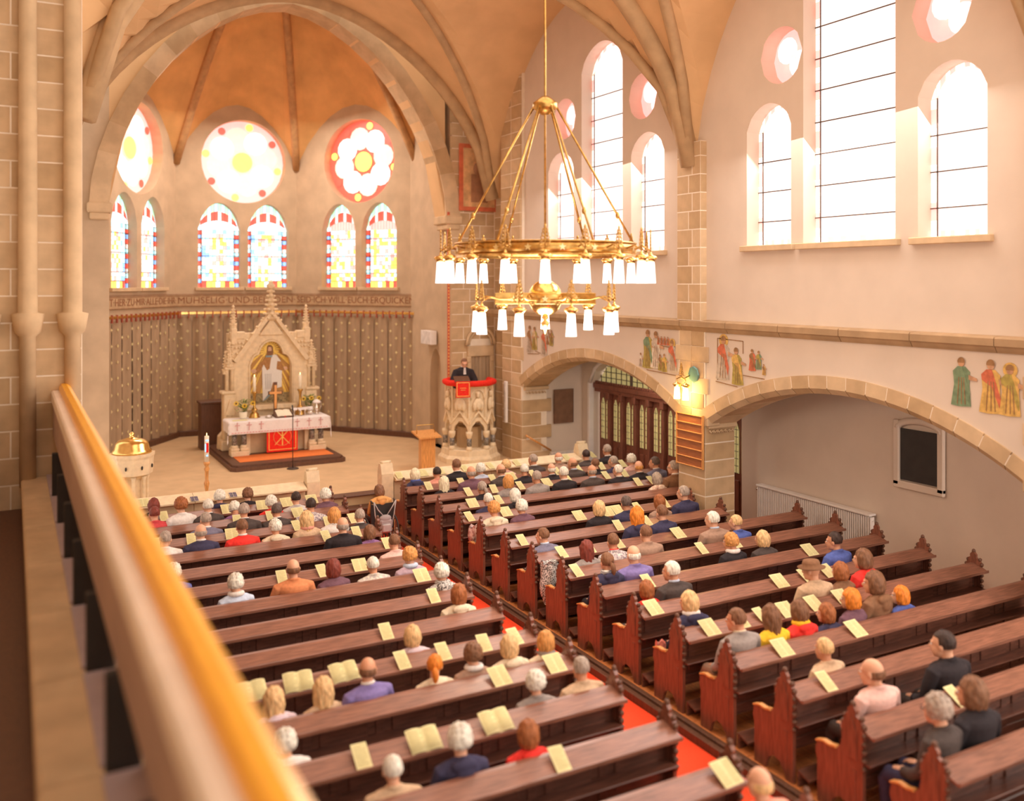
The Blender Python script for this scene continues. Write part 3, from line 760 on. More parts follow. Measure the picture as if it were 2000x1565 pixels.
# carve: keep the gable field open over the niche with a shallow frame
b.v=[(x,y if y>0 else .0-.02,z) for x,y,z in b.v]; 
gm=MB(CARVE); gm.prism([(-.33,3.16),(.33,3.16),(0,3.62)],-.06,.0,'y'); gm.build('gable_field',rt)
for s in (-1,1):
    g=MB(CARVE); p0=(s*.98,2.42);p1=(0,3.78); g.prism([(s*.98,2.42),(s*1.06,2.48),(0,3.86),(0,3.72),(s*.94,2.44)],-.13,.12,'y'); g.build('gable_coping',rt)
    g=MB(CARVE)
    for k in range(7):
        t=.12+k*.13; x=s*(1.03*(1-t)); z=2.46+1.38*t; g.ell((x+s*.03,-.03,z+.04),(.045,.05,.035),8,5)
    g.build('crocket',rt,kind='stuff')
    # frieze on the shoulder, lower buttress with canopy
    g=MB(CARVE); g.cbox(s*.92-.2,s*.92+.2,-.03,.2,3.05,3.26,.02)
    for k in range(4):
        for j in range(2): g.ell((s*.92-.14+k*.09,-.03,2.82+j*.12),(.035,.03,.04),8,5)
    g.build('shoulder_frieze',rt)
    g=MB(CARVE); g.cbox(s*1.2-.17,s*1.2+.17,-.08,.3,0,.30,.03); g.cbox(s*1.14-.16,s*1.14+.16,-.05,.3,.3,1.55,.02); g.cbox(s*1.17-.2,s*1.17+.2,-.09,.3,1.55,1.64,.03)
    g.prism([(s*1.14-.13,.98),(s*1.14+.13,.98),(s*1.14,1.42)],-.09,-.04,'y'); g.tube([(s*1.14+.07*math.cos(a),-.06,.95+.12*math.sin(a)) for a in [PI*k/8 for k in range(9)]],.02,6)
    g.build('buttress',rt)
    g=MB(CARVE); 
    for dx in (-.07,.07): g.lathe([(.05,1.64),(.05,2.2),(.07,2.24)],8,(s*1.14+dx,-.0))
    g.cbox(s*1.14-.14,s*1.14+.14,-.08,.14,2.22,2.30,.02); g.build('canopy_shaft',rt)
    def pinnacle(cx,cy,z0,z1,w,name='pinnacle'):
        g=MB(CARVE); g.lathe([(w,z0),(w,z0+(z1-z0)*.12),(w*1.2,z0+(z1-z0)*.15),(w*.75,z0+(z1-z0)*.2),(w*.28,z1-.12),(w*.3,z1-.08),(w*.5,z1-.05),(w*.1,z1)],8,(cx,cy),smooth=False)
        m=max(3,int((z1-z0)/.1))
        for k in range(m):
            z=z0+(z1-z0)*(.2+.7*k/m); r=w*(.95-.62*k/m)
            for q in range(4): a=q*PI/2+PI/4*(k%2); g.ell((cx+r*math.cos(a),cy+r*math.sin(a),z),(.028,.028,.022),6,4)
        g.build(name,rt)
    pinnacle(s*1.14,-.0,2.3,3.0,.12); pinnacle(s*1.24,.05,2.1,2.75,.08)
    g=MB(CARVE); g.cbox(s*1.02-.08,s*1.02+.08,-.045,.17,2.9,3.35,.015); g.build('pinnacle_shaft',rt)
    pinnacle(s*1.02,.1,3.35,4.0,.09)
g=MB(CARVE); z=3.55
for k in range(7):
    w=.24-.026*k; g.lathe([(w*.5,z),(w*.95,z+.07),(w*.4,z+.13)],8,(0,.03),smooth=False)
    for q in range(6): a=q*PI/3+k*.5; g.ell((w*.85*math.cos(a),.03+w*.85*math.sin(a),z+.07),(.05,.05,.035),7,4)
    z+=.125
g.lathe([(.04,z),(.1,z+.05),(.13,z+.12),(.06,z+.18),(.07,z+.2),(.01,z+.26)],8,(0,.03)); g.build('finial',rt)
g=MB(CARVE); pts=[(s,-.01,nhi(s)+.02) for s in [-.6+1.2*k/30 for k in range(31)]]; pts=[(-.6,-.01,1.22)]+pts+[(.6,-.01,1.22)]; g.tube(pts,.03,6)
for k in range(24):
    p=pts[2+k]; g.ell((p[0]*1.06,-.03,p[2]+.03),(.02,.02,.02),6,4)
g.build('niche_moulding',rt)
g=MB(CARVE); g.cbox(-.7,.7,-.16,.05,1.08,1.22,.02); g.build('niche_sill',rt)
# mosaic of a robed figure in front of rays
mo=MB(mat('mosaic_brown',(.52,.27,.07),.5,var=.25,scale=60)); mo.box(-.62,.62,.2,.23,1.15,3.1); mo=mo.build('mosaic',rt)
def flat(nm,m,pts,d,p=mo): b=MB(m); b.prism(pts,.2-d,.2-d+.003,'y'); return b.build(nm,p)
MG=mat('mosaic_gold',(.95,.60,.12),.35,.3,var=.18,scale=60); MW=mat('mosaic_white',(.80,.76,.70),.5,var=.06,scale=60); MBR=mat('mosaic_robe',(.42,.20,.06),.6,var=.2,scale=30)
MS=mat('mosaic_skin',(.72,.45,.28),.6); MH=mat('mosaic_hair',(.25,.11,.04),.6); MBL=mat('mosaic_blue',(.25,.36,.40),.5); MGR=mat('mosaic_ground',(.30,.22,.10),.6,var=.5,scale=18)
b=MB(MG); hc=(-.0,2.74)
for k in range(26):
    a=2*PI*k/26; L=1.7; w_=.030 if k%2 else .018
    b.add([(hc[0]+.1*math.cos(a),.19,hc[1]+.1*math.sin(a)),(hc[0]+L*math.cos(a-w_*2),.19,hc[1]+L*math.sin(a-w_*2)),(hc[0]+L*math.cos(a+w_*2),.19,hc[1]+L*math.sin(a+w_*2))],[(0,1,2)])
b.v=[(max(-.6,min(.6,x)),y,max(1.24,min(3.05,z))) for x,y,z in b.v]; b.build('gold_ray',mo)
b=MB(MG)
for k in range(22):
    a=2*PI*k/22; b.add([(hc[0]+.12*math.cos(a-.1),.186,hc[1]+.12*math.sin(a-.1)),(hc[0]+.27*math.cos(a-.09),.186,hc[1]+.27*math.sin(a-.09)),(hc[0]+.27*math.cos(a+.09),.186,hc[1]+.27*math.sin(a+.09)),(hc[0]+.12*math.cos(a+.1),.186,hc[1]+.12*math.sin(a+.1))],[(0,1,2,3)])
b.prism([(hc[0]+.15*math.cos(2*PI*k/20),hc[1]+.15*math.sin(2*PI*k/20)) for k in range(20)],.184,.1855,'y')
b.build('halo',mo)
flat('ground',MGR,[(-.6,1.22),(.6,1.22),(.6,1.5),(-.6,1.5)],.012)
Z=lambda y: 2.98-(y-760)/417; Xc=lambda x:(x-600)/417
P=lambda L:[(Xc(x),Z(y)) for x,y in L]
flat('arm',MBR,P([(560,950),(470,1050),(430,1110),(450,1160),(520,1090),(560,1080)]),.022); flat('arm',MBR,P([(680,960),(740,1020),(775,1080),(745,1130),(700,1080),(670,1040)]),.022)
flat('robe',MBR,P([(555,935),(690,935),(720,1080),(745,1310),(690,1320),(520,1400),(515,1080)]),.026)
flat('mantle',MW,P([(625,930),(680,928),(735,1010),(690,1005),(680,1100),(745,1120),(742,1310),(680,1325),(640,1250),(610,1360),(520,1470),(512,1080),(530,1040),(570,1110),(600,1090),(612,1000)]),.030)
flat('mantle_fold',MBL,P([(520,1470),(600,1380),(612,1400),(560,1450)]),.034); flat('collar',MBL,P([(555,935),(630,935),(630,955),(555,955)]),.034)
for q in range(4): flat('fold_line',mat('mosaic_line',(.45,.42,.38),.6),P([(545+q*22,1150),(552+q*22,1150),(560+q*18,1330),(553+q*18,1330)]),.034)
flat('hair',MH,P([(570,830),(585,812),(615,812),(638,835),(645,900),(635,935),(565,935),(568,880)]),.030); flat('face',MS,P([(585,835),(618,835),(624,870),(612,900),(592,900),(580,870)]),.036)
flat('beard',MH,P([(582,882),(620,882),(612,908),(592,908)]),.040); flat('hand',MS,P([(385,1095),(430,1085),(450,1110),(430,1140),(390,1130)]),.03); flat('hand',MS,P([(760,1075),(800,1070),(815,1100),(780,1120)]),.03)
# things on the altar
def candle(x,y,lab):
    t=thing('altar_candle',lab,'candle',(x,y,1.54))
    b=MB(BRASS); b.lathe([(.15,0),(.155,.02),(.12,.05),(.13,.09),(.07,.15),(.06,.17),(.085,.2),(.09,.22),(.055,.25),(.035,.29),(.032,.55),(.045,.6),(.04,.63),(.075,.68),(.08,.71),(.03,.71)],16); b.build('candlestick',t)
    b=MB(PAPERW); b.lathe([(.042,.70),(.042,1.10),(.02,1.11),(.004,1.11)],12); b.build('candle',t)
    b=MB(mat('flame',(1,.7,.3),.5,emit=(1,.6,.2),es=6)); b.lathe([(.002,1.11),(.010,1.13),(.008,1.15),(.001,1.18)],8); b.build('flame',t)
candle(5.83,25.35,'lit white candle in a tall brass candlestick on the left side of the altar'); candle(7.09,25.35,'lit white candle in a tall brass candlestick on the right side of the altar')
t=thing('altar_cross','wooden standing cross on the middle of the altar','cross',(6.42,25.42,1.54))
b=MB(mat('cross_wood',(.80,.38,.12),.4)); b.cbox(-.035,.035,-.025,.0,.2,.85,.006); b.cbox(-.17,.17,-.022,.0,.60,.67,.006); b.build('inner_cross',t)
b=MB(WOODD); b.cbox(-.05,.05,.0,.02,.1,.93,.006); b.cbox(-.2,.2,.001,.018,.585,.685,.006); b.cbox(-.03,.03,-.02,.02,0,.22,.006); b.cbox(-.09,.09,-.06,.06,0,.04,.01); b.build('cross_back',t)
t=thing('altar_bible','large open bible on a dark sloping book stand on the altar','book',(6.56,25.1,1.545))
b=MB(WOODD); b.prism([(-.17,0),(.17,0),(.17,.16),(-.17,.03)],-.24,.24,'x'); b.build('book_stand',t)
b=MB(PAPERW); 
for s in (-1,1):
    vs=[]; 
    for i in range(7):
        u=i/6; x=s*.2*u; h=.022*math.sin(PI*min(1,u*1.1))**.6+.012
        vs+= [(x,-.15,.04+h),(x,.15,.152+h)]
    b.add(vs+[(x_,y_,z_-.03) for x_,y_,z_ in vs],[(2*i,2*i+2,2*i+3,2*i+1) for i in range(6)]+[(14+2*i,14+2*i+2,2*i+2,2*i) for i in range(6)],True)
b.build('pages',t)
b=MB(RED); b.box(-.006,.006,-.19,-.14,.0,.05); b.build('ribbon',t)
SILV=mat('silver',(.85,.78,.70),.2,1,var=.05)
for x,y,lab in ((6.86,25.14,'silver communion chalice under a white cloth nearest the bible'),(7.02,25.1,'second silver communion chalice from the bible under a white cloth'),(7.17,25.16,'third silver communion chalice from the bible under a white cloth')):
    t=thing('chalice',lab,'chalice',(x,y,1.545)); b=MB(SILV); b.lathe([(.055,0),(.05,.012),(.015,.03),(.012,.09),(.022,.1),(.012,.11),(.05,.15),(.055,.2)],14); b.build('cup',t)
    b=MB(LINEN); b.prism([(-.085,-.07),(.075,-.085),(.09,.06),(-.07,.085)],.2,.212,'z'); b.box(-.07,.07,-.085,-.078,.165,.2); b.build('cover_cloth',t)
t=thing('bread_bowl','low silver bowl with lid on the altar between chalices and jug','bowl',(7.33,25.2,1.545)); b=MB(SILV); b.lathe([(.05,0),(.07,.02),(.09,.07),(.09,.09),(.06,.12),(.01,.14)],16); b.build('bowl',t); b=MB(LINEN); b.lathe([(.08,.13),(.085,.2),(.07,.215),(.02,.22)],7); b.build('napkin',t)
t=thing('wine_jug','silver wine jug with handle covered by a white napkin on the altar','jug',(7.53,25.25,1.545)); b=MB(SILV); b.lathe([(.05,0),(.055,.015),(.03,.05),(.07,.12),(.075,.18),(.04,.27),(.045,.33)],16); b.build('body',t)
b=MB(SILV); b.tube([(.04,0,.31),(.12,0,.32),(.14,0,.25),(.11,0,.16),(.07,0,.12)],.01,6); b.build('handle',t); b=MB(LINEN); b.lathe([(.14,.31),(.10,.36),(.03,.40),(.01,.405)],5); b.build('napkin',t)
t=thing('communion_plate','small silver plate of wafers on the altar left of the bible','plate',(6.15,25.08,1.545)); b=MB(SILV); b.lathe([(.02,0),(.09,.015),(.1,.025),(.02,.02)],18); b.build('plate',t); b=MB(LINEN); b.ell((0,0,.045),(.06,.05,.03),10,6); b.build('folded_napkin',t)
t=thing('paper_sheet','yellow sheet of paper lying on the left front corner of the altar cloth','paper',(5.35,24.98,1.545)); b=MB(PAPER); b.box(-.18,.2,-.09,.1,0,.004); b.build('sheet',t)
LEAF=mat('leaf_green',(.22,.30,.06),.6,var=.35,scale=20); SUN=mat('sunflower_yellow',(.95,.62,.04),.6); SUNC=mat('sunflower_center',(.14,.06,.02),.8)
def bouquet(x,y,z,lab,nf,seed):
    r=random.Random(seed); t=thing('flower_vase',lab,'flowers',(x,y,z)); t.scale=(1.3,1.2,1.15)
    b=MB(PAPERW); b.lathe([(.06,0),(.075,.02),(.085,.12),(.08,.16),(.075,.16),(.06,.02)],14); b.build('vase',t)
    b=MB(LEAF)
    for k in range(110):
        a=r.uniform(0,2*PI); rr=r.uniform(.03,.19); h=.2+r.uniform(.02,.24); c=Vector((rr*math.cos(a),rr*.6*math.sin(a),h-.3*max(0,rr-.12)))
        b.tube([(0,0,.14),c*.6,c],.003,3) if k%6==0 else None
        d=Vector((math.cos(a),math.sin(a),r.uniform(-.4,.8)))*.05; u=d.cross(Vector((0,0,1))).normalized()*.018
        b.add([c-d,c+u,c+d,c-u],[(0,1,2,3)])
    b.build('foliage',t)
    for k in range(nf):
        px=-.17+.34*(k/(nf-1)); pz=.33+r.uniform(-.03,.05)
        b=MB(SUN); 
        for q in range(12):
            a=2*PI*q/12; b.add([(px,-.13,pz),(px+.045*math.cos(a-.2),-.135,pz+.045*math.sin(a-.2)),(px+.06*math.cos(a),-.13,pz+.06*math.sin(a)),(px+.045*math.cos(a+.2),-.135,pz+.045*math.sin(a+.2))],[(0,1,2,3)])
        f_=b.build('sunflower',t); b=MB(SUNC); b.ell((px,-.14,pz),(.022,.012,.022),8,5); b.build('flower_center',f_)
bouquet(5.52,25.3,1.545,'bouquet of sunflowers in a cream vase on the left end of the altar',3,1); bouquet(7.42,25.55,1.545,'bouquet of sunflowers standing at the back right of the altar behind the jug',3,2)
t=thing('microphone_stand','slim black microphone stand on the chancel floor in front of the altar','stand',(6.34,23.35,.45)); b=MB(IRON); b.lathe([(.15,0),(.15,.015),(.12,.03),(.02,.035)],20); b.build('base',t); b=MB(IRON); b.tube([(0,0,.03),(0,0,1.5)],.011,8); b.build('pole',t); b=MB(BLACK); b.tube([(0,0,1.5),(0,.05,1.62)],.018,8); b.build('microphone',t)
t=thing('dark_cabinet','dark wooden cabinet standing half hidden behind the left of the altarpiece','cabinet',(5.05,27.4,.45)); b=MB(WOODD); b.cbox(-.3,.3,-.25,.25,0,1.3,.01); b.build('body',t); b=MB(WOODD); b.cbox(-.34,.34,-.29,.29,1.3,1.37,.01); b.build('top',t)
# lectern, paschal candle, font
t=thing('lectern','orange varnished wooden lectern with brass book frame near the pulpit','lectern',(9.28,21.6,.45))
b=MB(OAK); b.prism([(-.19,-.16),(.19,-.16),(.13,.16),(-.13,.16)],0,.86,'z'); b.build('body',t); b=MB(OAK); b.prism([(-.3,.84),(-.3,.88),(.25,.98),(.25,.94)],-.3,.3,'x'); b.build('desk',t)
b=MB(BRASS); b.tube([(-.25,.0,.93),(-.23,.05,1.14),(.23,.05,1.14),(.25,.0,.93)],.012,6); b.build('book_frame',t)
t=thing('paschal_candle','tall decorated white candle on a turned wooden stand left of the altar','candle',(3.62,20.05,.45))
b=MB(OAK); b.lathe([(.14,0),(.14,.05),(.05,.12),(.04,.25),(.055,.32),(.03,.38),(.05,.5),(.06,.55),(.035,.62),(.04,.8),(.06,.85),(.035,.9),(.065,.96),(.07,1.0)],14); b.build('stand',t)
b=MB(PAPERW); b.lathe([(.047,1.0),(.047,1.54),(.02,1.55),(.003,1.555)],14); c_=b.build('candle',t)
b=MB(RED); b.box(-.02,.03,-.051,-.046,1.2,1.4); b.use(GB); b.box(-.045,-.02,-.051,-.04,1.22,1.38); b.build('wax_emblem',c_); b=MB(GB); b.box(-.03,.03,-.051,-.046,1.44,1.47); b.box(-.02,.02,-.051,-.046,1.12,1.15); b.build('wax_band',c_)
b=MB(mat('flame',(1,.7,.3))); b.lathe([(.002,1.555),(.010,1.575),(.001,1.61)],8); b.build('flame',t)
t=thing('baptismal_font','octagonal pale stone baptismal font with domed gilt lid','font',(2.26,21.0,.45))
b=MB(CARVE); b.lathe([(.4,0),(.4,.08),(.3,.16),(.22,.2),(.2,.6),(.26,.66),(.42,.72),(.44,1.05),(.46,1.1),(.46,1.16)],8,smooth=False); b.build('basin',t)
b=MB(CARVE); 
for k in range(8): a=2*PI*k/8; b.lathe([(.05,.1),(.04,.18),(.04,.6),(.06,.68)],8,(.3*math.cos(a),.3*math.sin(a)))
b.build('shaft',t)
b=MB(GOLD); b.lathe([(.40,1.16),(.40,1.2),(.36,1.24),(.33,1.36),(.28,1.42),(.16,1.46),(.06,1.48),(.04,1.52),(.06,1.56),(.01,1.6)],20); b.build('gilt_lid',t)
b=MB(BLACK)
for k in range(8): a=2*PI*(k+.5)/8; b.ell((.415*math.cos(a),.415*math.sin(a),.88),(.02,.02,.045),6,4)
b.build('recess_shade',t)  # black ovals paint the shade inside the arcade recesses
# pulpit ----------------------------------------------------------------
pu=thing('pulpit','carved stone octagonal pulpit on dark marble columns with red padded rail','pulpit',(10.87,22.35,.45),math.atan2(-22.35,-10.87))
b=MB(CARVE); b.lathe([(.84,0),(.84,.12),(.76,.2),(.74,.34),(.70,.36)],8,smooth=False); b.build('plinth',pu)
b=MB(STONE3); b.lathe([(.34,.34),(.32,.9)],8,smooth=False); b.build('core',pu)
RP=.64
for k in range(8):
    a=2*PI*k/8; c=(RP*math.cos(a),RP*math.sin(a))
    b=MB(CARVE); b.lathe([(.09,.34),(.09,.40),(.075,.43),(.06,.46)],10,c); b.build('column_base',pu); b=MB(CARVE); b.lathe([(.055,.66),(.06,.68),(.085,.74),(.095,.78),(.095,.84)],10,c); b.build('column_capital',pu)
    b=MB(MARB); b.lathe([(.064,.46),(.064,.66)],12,c); b.build('marble_shaft',pu)
b=MB(CARVE); b.lathe([(.5,1.05),(.60,1.15),(.60,1.95),(.64,2.0),(.64,2.04),(.5,2.04)],8,smooth=False); b.build('body',pu)
for k in range(8):
    a=2*PI*(k+.5)/8; M=Matrix.Rotation(a,4,'Z')@Matrix.Translation((.60*math.cos(PI/8),0,0)); hw_=.245
    def ap(b): b.xf(M); return b
    b=MB(CARVE); N=16     # trefoil-arched spandrel between the columns and gable over it
    for i in range(N):
        u0=-hw_+2*hw_*i/N;u1=-hw_+2*hw_*(i+1)/N
        f=lambda u:.80+ (.27*math.sqrt(max(0,1-(u/.21)**2)) if abs(u)<.21 else 0)+(.04 if abs(u)<.08 else 0)
        b.prism([(u0,f(u0)),(u1,f(u1)),(u1,1.2),(u0,1.2)],-.03,.05,'x')
    ap(b).build('arch_panel',pu)
    b=MB(CARVE)
    for s in (-1,1): b.prism([(s*.25,1.02),(s*.25,1.08),(0,1.40),(0,1.33)],.0,.1,'x')
    ap(b).build('gable',pu)
    b=MB(CARVE); b.tube([(.02,.19*math.cos(q),1.68+.26*math.sin(q)**.8) for q in [PI*j/12 for j in range(13)]],.022,6); b.cbox(-.02,.05,-.27,-.22,1.15,2.0,.01); ap(b).build('niche_frame',pu)
    if k in (6,7,0,1,2,5,3):
        b=MB(CARVE); b.ell((.06,0,1.55),(.07,.14,.17),10,7); b.ell((.07,0,1.79),(.055,.055,.075),10,7); b.ell((.07,-.1,1.5),(.06,.06,.13),8,6); b.ell((.07,.1,1.5),(.06,.06,.13),8,6); b.ell((.12,0,1.5),(.03,.07,.09),8,6); b.ell((.065,0,1.84),(.06,.065,.05),8,5); ap(b).build('saint_relief',pu)
b=MB(RED); pts=[]
for k in range(9):
    a=-PI*.95+ 2*PI*k/9*.93; pts+= [(.66*math.cos(a),.66*math.sin(a),2.10)]
b.tube(pts,.082,10); b.build('red_padded_rail',pu)
b=MB(GOLDP); b.lathe([(.655,2.01),(.655,2.045),(.60,2.045)],8,smooth=False); b.build('gold_fringe',pu)
M=pu.matrix_world.inverted() if False else None
# book desk in front of the preacher with red hanging
DX=thing('pulpit_desk','small dark book desk with square red gold-edged hanging on the pulpit rail','book desk',(10.36,21.74,2.56),-.25)
b=MB(WOODD); b.prism([(-.14,.06),(.16,.17),(.16,.20),(-.14,.09)],-.2,.2,'x'); b.build('desk_top',DX)
b=MB(RED); b.cbox(-.19,.19,-.175,-.16,-.33,.09,.004); b.build('hanging',DX)
b=MB(GOLDP); 
for x0,x1,z0,z1 in ((-.17,.17,.05,.065),(-.17,.17,-.3,-.285),(-.17,-.155,-.3,.065),(.155,.17,-.3,.065),(-.08,.08,-.09,-.08),(-.06,.06,-.14,-.13)): b.box(x0,x1,-.18,-.175,z0,z1)
b.build('gold_edge',DX)
# loudspeakers, handrail, boards, radiators
t=thing('loudspeaker','white square loudspeaker box on the chancel wall above the small niche','loudspeaker',(10.62,24.75,3.62)); b=MB(WHITE); b.cbox(0,.2,-.36,.36,-.2,.2,.01); b.build('case',t); b=MB(mat('grille',(.75,.7,.67),.7)); b.box(-.004,0,-.34,.34,-.18,.18); b.build('grille',t)
t=thing('column_loudspeaker','tall narrow white column loudspeaker on the stone pier right of the pulpit','loudspeaker',(11.8,22.0,1.98)); b=MB(WHITE); b.cbox(-.03,.04,-.06,.06,-.56,.56,.01); b.build('case',t); b=MB(mat('grille',(.75,.7,.67))); b.box(-.034,-.03,-.04,.04,-.53,.53); b.build('grille',t)
t=thing('wall_handrail','sloping wooden handrail on metal brackets on the stone jamb behind the front pews','handrail',(12.1,21.15,0)); b=MB(OAK); b.tube([(-.15,0,1.18),(.62,0,.72)],.026,8); b.build('rail',t); b=MB(WHITE)
for x,z in ((-.05,1.1),(.45,.8)): b.tube([(x,.09,z-.04),(x,0,z-.02)],.012,6); b.ell((x,.1,z-.04),(.03,.015,.03),8,5)
b.build('bracket',t)
t=thing('memorial_board','plain brown wooden board hanging on the white end wall of the aisle','board',(13.2,21.3,1.86)); b=MB(mat('board_brown',(.20,.10,.055),.6)); b.cbox(-.31,.31,-.03,0,-.46,.46,.006); b.build('board',t); b=MB(WOODD); 
for x in (-.31,.29): b.box(x,x+.02,-.036,-.03,-.46,.46)
b.build('frame',t)
def radiator(name,lab,loc,rz,L,H,n):
    t=thing(name,lab,'radiator',loc,rz); m=MB(WHITE); m.cbox(-.014,.014,-.05,.05,.06,H,.006); m=m.mesh('fin')
    for k in range(n): link('fin',m,t,(.02+(L-.04)*k/(n-1),0,0))
    b=MB(WHITE); b.tube([(0,0,.1),(L,0,.1)],.02,8); b.tube([(0,0,H-.06),(L,0,H-.06)],.02,8); b.build('header_pipe',t); b=MB(SILV); b.tube([(-.05,0,H-.06),(0,0,H-.06)],.03,8); b.build('valve',t)
    return t
radiator('radiator','small white ribbed radiator under the brown board at the far end of the aisle',(12.75,21.2,.0),0,.85,.66,17)
rd=radiator('radiator','long white ribbed radiator along the aisle wall beyond the pews',(13.72,14.4,.0),-PI/2,2.9,.96,58)
b=MB(WHITE); b.cbox(0,2.9,-.09,.09,.98,1.02,.01); b.build('shelf',rd)
b=MB(WOODD); b.cbox(13.79,13.85,-.3,14.9,0,.12,.01); b.build('baseboard_right',kind='structure')
t=thing('display_case','dark framed display case with arched top on the white aisle wall','display case',(13.83,10.6,2.2)); b=MB(BLACK); b.box(-.03,0,-.38,.38,-.45,.45); b.build('dark_panel',t); b=MB(PLAST)
for y0,y1,z0,z1 in ((-.5,-.38,-.55,.6),(.38,.5,-.55,.6),(-.5,.5,-.6,-.47)): b.cbox(-.08,0,y0,y1,z0,z1,.015)
b.tube([(-.03,.44*math.cos(a),.45+.16*math.sin(a)) for a in [PI*k/10 for k in range(11)]],.06,8); b.build('frame',t)
t=thing('hymn_board','wooden hymn number board with six empty ledges on the arcade pillar','board',(XW-.02,14.36,2.08)); b=MB(mat('board_mid',(.36,.13,.05),.45,var=.15,scale=4,stretch=(9,1,9))); b.cbox(-.03,.0,-.4,.4,-.5,.52,.005); b.build('board',t)
b=MB(OAK); 
for k in range(7): z=-.5+k*.168; b.cbox(-.06,-.03,-.38,.38,z,z+.018,.004)
b.build('ledge',t); b=MB(OAK); b.cbox(-.05,.0,-.41,-.38,-.52,.54,.005); b.cbox(-.05,.0,.38,.41,-.52,.54,.005); b.build('frame',t)
def lampshade(name,parent,x,y,z,s=1.0,power=False):
    b=MB(BRASS if not power else BRASS); b.lathe([(.012*s,.10*s),(.02*s,.06*s),(.06*s,.03*s),(.075*s,.005*s),(.055*s,-.025*s),(.045*s,-.035*s)],14,(0,0)); c=b.build('lamp_cap',parent,(x,y,z))
SHADE=mat('lamp_glass',(1,.95,.92),.4,emit=(1,.92,.88),es=1.5)
_cap=MB(GOLD); _cap.lathe([(.008,.10),(.018,.07),(.03,.05),(.07,.04),(.092,.018),(.07,-.01),(.05,-.035)],16); _cap=_cap.mesh('lamp_cap')
_shd=MB(SHADE); _shd.lathe([(.048,-.03),(.052,-.05),(.070,-.32),(.066,-.32),(.02,-.1)],16); _shd=_shd.mesh('lamp_shade')
_fin=MB(BRASS)
for k in range(5):
    w_=.075*(1-.15*k) ; z=.13+k*.045
    for s in (-1,1): _fin.tube([(s*.006,0,z),(s*w_*.6,0,z-.012),(s*w_,0,z+.015),(s*w_*.75,0,z+.036),(s*w_*.4,0,z+.02)],.0085,5)
_fin.tube([(0,0,.08),(0,0,.36)],.009,5); _fin.ell((0,0,.37),(.018,.012,.03),6,4); _fin=_fin.mesh('leaf_finial')
def lamp(parent,x,y,z,a):
    link('lamp_cap',_cap,parent,(x,y,z)); link('lamp_shade',_shd,parent,(x,y,z)); link('leaf_finial',_fin,parent,(x,y,z),rot=(0,0,a+PI/2))
ch=thing('chandelier','huge two-tier brass ring chandelier with white glass lamps over the aisle','chandelier',(XC,10.76,0))
STARM=mat('star_gold',(1,.8,.45),.3,.8)
view=math.atan2(-10.76,-XC)
def ring(r,z0,z1,lab):
    b=MB(BRASS); N=64
    vs=[];fs=[]
    for k in range(N):
        a=2*PI*k/N
        for rr,z in ((r,z0),(r,z1),(r-.02,z1),(r-.02,z0),): vs.append((rr*math.cos(a),rr*math.sin(a),z))
    for k in range(N):
        for q in range(4): fs.append((k*4+q,((k+1)%N)*4+q,((k+1)%N)*4+(q+1)%4,k*4+(q+1)%4))
    b.add(vs,fs,True)
    for z in (z0,z1): b.tube([((r+.005)*math.cos(2*PI*k/N),(r+.005)*math.sin(2*PI*k/N),z) for k in range(N)],.012,6,True)
    b.build(lab,ch)
ring(1.22,5.58,5.74,'upper_ring')
for k,q in enumerate((1.2,-1.2,PI-1.2,PI+1.2)):
    b=MB(BRASS); b.cbox(.05,.72,-.012,.012,4.93,5.08,.004); b.xf(Matrix.Rotation(view+q,4,'Z')); b.build('lower_arm_plate',ch)
    b=MB(STARM); pts=[]
    for j in range(10): w_=PI/2+j*PI/5; rr=.05 if j%2==0 else .02; pts.append((.46+rr*math.cos(w_),5.0+rr*math.sin(w_)))
    b.prism(pts,-.02,.02,'y'); b.xf(Matrix.Rotation(view+q,4,'Z')); b.build('star',ch)
def star(r,a,z):
    b=MB(STARM); pts=[]
    for k in range(10): q=PI/2+k*PI/5; rr=.05 if k%2==0 else .02; pts.append((rr*math.cos(q),rr*math.sin(q)))
    b.prism(pts,0,.012,'x'); b.xf(Matrix.Rotation(a,4,'Z')@Matrix.Translation((r,0,z))); b.build('star',ch)
for k in range(18):
    a=view+2*PI*k/18; R_=1.42; b=MB(BRASS); b.tube([(1.2*math.cos(a),1.2*math.sin(a),5.66),(1.32*math.cos(a),1.32*math.sin(a),5.70),(R_*math.cos(a),R_*math.sin(a),5.64)],.012,6); b.build('lamp_arm',ch)
    lamp(ch,R_*math.cos(a),R_*math.sin(a),5.53,a); star(1.22,a+PI/18,5.66)
for k in range(9):
    a=view+PI+2*PI*k/9; R_=.96; b=MB(BRASS); b.tube([(.23*math.cos(a),.23*math.sin(a),4.99),(.69*math.cos(a),.69*math.sin(a),5.0),(.82*math.cos(a),.82*math.sin(a),5.03),(R_*math.cos(a),R_*math.sin(a),4.98)],.014,6); b.build('lamp_arm',ch)
    lamp(ch,R_*math.cos(a),R_*math.sin(a),4.86,a)
b=MB(GOLD); b.ell((0,0,5.01),(.235,.235,.245),24,16); b.build('globe',ch)
b=MB(BRASS); b.lathe([(.235,4.93),(.243,4.94),(.243,5.07),(.235,5.08)],32); b.build('globe_band',ch); 
for k in range(6): star(.243,view+k*PI/3,5.0)
b=MB(BRASS); b.lathe([(.03,4.78),(.05,4.74),(.02,4.71),(.06,4.67),(.045,4.64),(.008,4.52)],12); b.build('drop_finial',ch)
